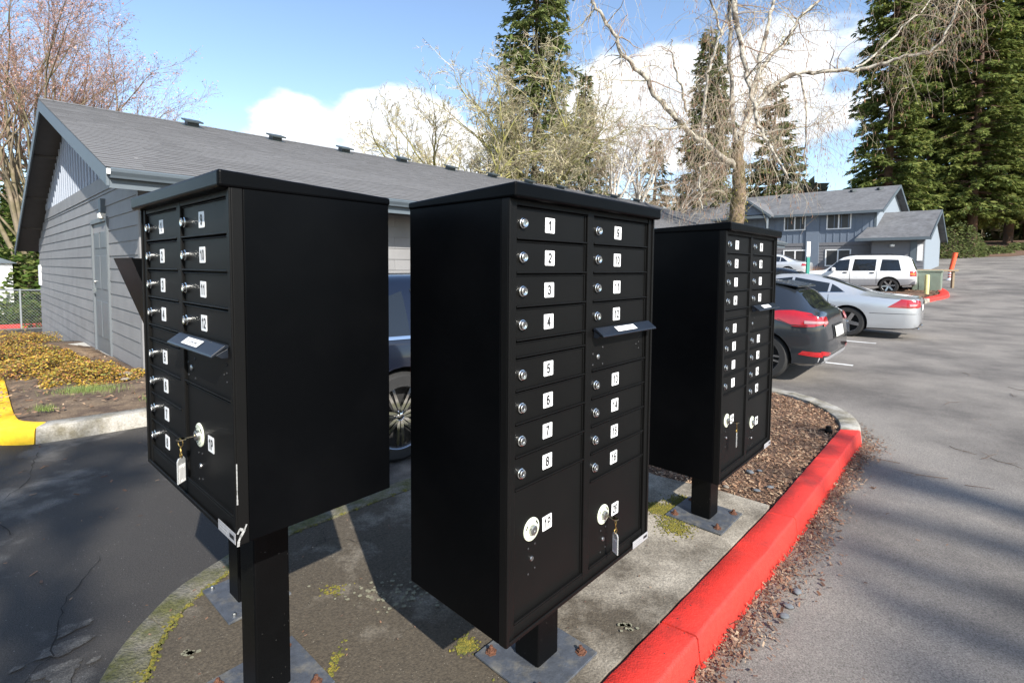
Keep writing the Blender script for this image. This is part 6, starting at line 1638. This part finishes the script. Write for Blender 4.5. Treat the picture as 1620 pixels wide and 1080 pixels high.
for k in range(500):
    a = R.uniform(0, 6.3); l = R.uniform(.6, 1.35); mb.add([(0, 0, 0), (.02, .02, 0), (math.cos(a) * l * .7 * R.random(), math.sin(a) * l * .5 * R.random(), l)], [(0, 1, 2)])
MT['rustleaf'] = mat('rusty_leaves', None, .8, var=.1, island=[(.40, .18, .05), (.30, .13, .04), (.46, .27, .08)])
mb.build('blades', MT['rustleaf'], ob)
# --- dark understory behind the cedars
mb = MB(); rg = random.Random(8)
for k in range(9000):
    d = rg.uniform(64, 76); u = rg.uniform(1330, 1900); x = (u - 810) / 794 * d
    z = gz(x, d) - .3 + (5.5 + 2.5 * mnoise.noise(Vector((x * .25, 3, 1)))) * (1 - rg.random() ** 1.6); s_ = rg.uniform(.25, .7)
    mb.add([(x + rg.uniform(-s_, s_), d + rg.uniform(-s_, s_), z + rg.uniform(-s_, s_)) for _ in range(4)], [(0, 1, 2), (0, 2, 3)])
tag(mb.build('understory', MT['pine']), kind='stuff')
# --- far wooded ridge closing the view
MT['far'] = leafmat('far_wood', [(.10, .095, .05), (.16, .135, .09), (.07, .075, .04), (.20, .165, .11), (.05, .065, .03)])
mb = MB(); rg = random.Random(5)
for k in range(26000):
    az = math.radians(rg.uniform(-75, 72)); d = rg.uniform(85, 120); x, y = math.sin(az) * d, math.cos(az) * d
    if y < 10: continue
    top = 8.5 + 4.0 * mnoise.noise(Vector((az * 9, 2, 0))) + 2.5 * mnoise.noise(Vector((az * 33, 7, 0)))
    z = gz(x, y) + top * (1 - rg.random() ** 2.2); s = rg.uniform(.4, 1.3)
    mb.add([(x + rg.uniform(-s, s), y + rg.uniform(-s, s), z + rg.uniform(-s, s)) for _ in range(4)], [(0, 1, 2), (0, 2, 3)])
tag(mb.build('far_woodland', MT['far']), kind='stuff')
# --- trees behind the photographer: only their shade reaches the picture
conifer('shade_conifer', 4.55, -12.0, 13.4, 3.1, 'conifer behind the photographer that shades the driveway', MT['fir'], MT['bark'], 91, 26, 7, (.3, .7), .25, .4, 'trees behind the photographer', dens=8, gap=.24)
st_ = empty('shade_tree', (15.9, -22.2, gz(15.9, -22.2)), 'bare tree behind the photographer whose level boughs shade the road', 'tree', 'trees behind the photographer')
rg = random.Random(92); mb = MB(); tb_ = MB()
limb(mb, [(0, 0, 0), (.1, .1, 6), (0, .2, 14), (-.1, .3, 21)], .45, .14, 10, 4, rg, .04)
dirB = Vector((-.69, .72, .02)).normalized(); oS = Vector((15.9, -22.2, 0))
for gx_, gy_, k_, bl in ((2.45, 2.85, 24.6, .8), (2.15, 2.32, 25.4, .5), (1.95, 1.95, 24.2, .3), (2.8, 3.45, 26.0, .9), (1.75, 1.62, 25.8, .3)):
    tgt = Vector((gx_ + .4509 * k_, gy_ - .8926 * k_, .711 * k_)) - oS
    end = tgt + dirB * bl; st0 = Vector((0, .2, max(3, tgt.z - .9))); mid_ = tgt - dirB * 1.6 + Vector((0, 0, -.15))
    P = limb(mb, [st0, mid_, tgt, end], .15, .05, 8, 6, rg, .05)
    for q in P[6:]:
        if rg.random() < .7:
            T = jitter_path(q, Vector((rg.gauss(0, .6), rg.gauss(0, .6), rg.gauss(0, .5))) + dirB * .6, rg.uniform(.4, 1.1), 5, .15, 0, rg); tb_.tube(T, [.025, .02, .016, .012, .008, .005], 4)
mb.build('trunk', MT['bark'], st_, smooth=180); tag(tb_.build('twigs', MT['tantwig'], st_), kind='stuff')

# shaded bank of needles and bare earth under the cedars
mb = MB(); rows = []
for i in range(14):
    f = i / 13; r_ = []
    for k in range(9):
        d = 41.5 + k * 5 + 1.2 * math.sin(i * 1.7 + k); u = 1475 + 520 * f; x = (u - 810) / 794 * d
        r_.append((x, d, gz(x, d) + .02 + min(.7, .22 * k)))
    rows.append(r_)
mb.grid(rows); tag(mb.build('earth_bank', MT['mulch_base'], smooth=180), kind='structure')
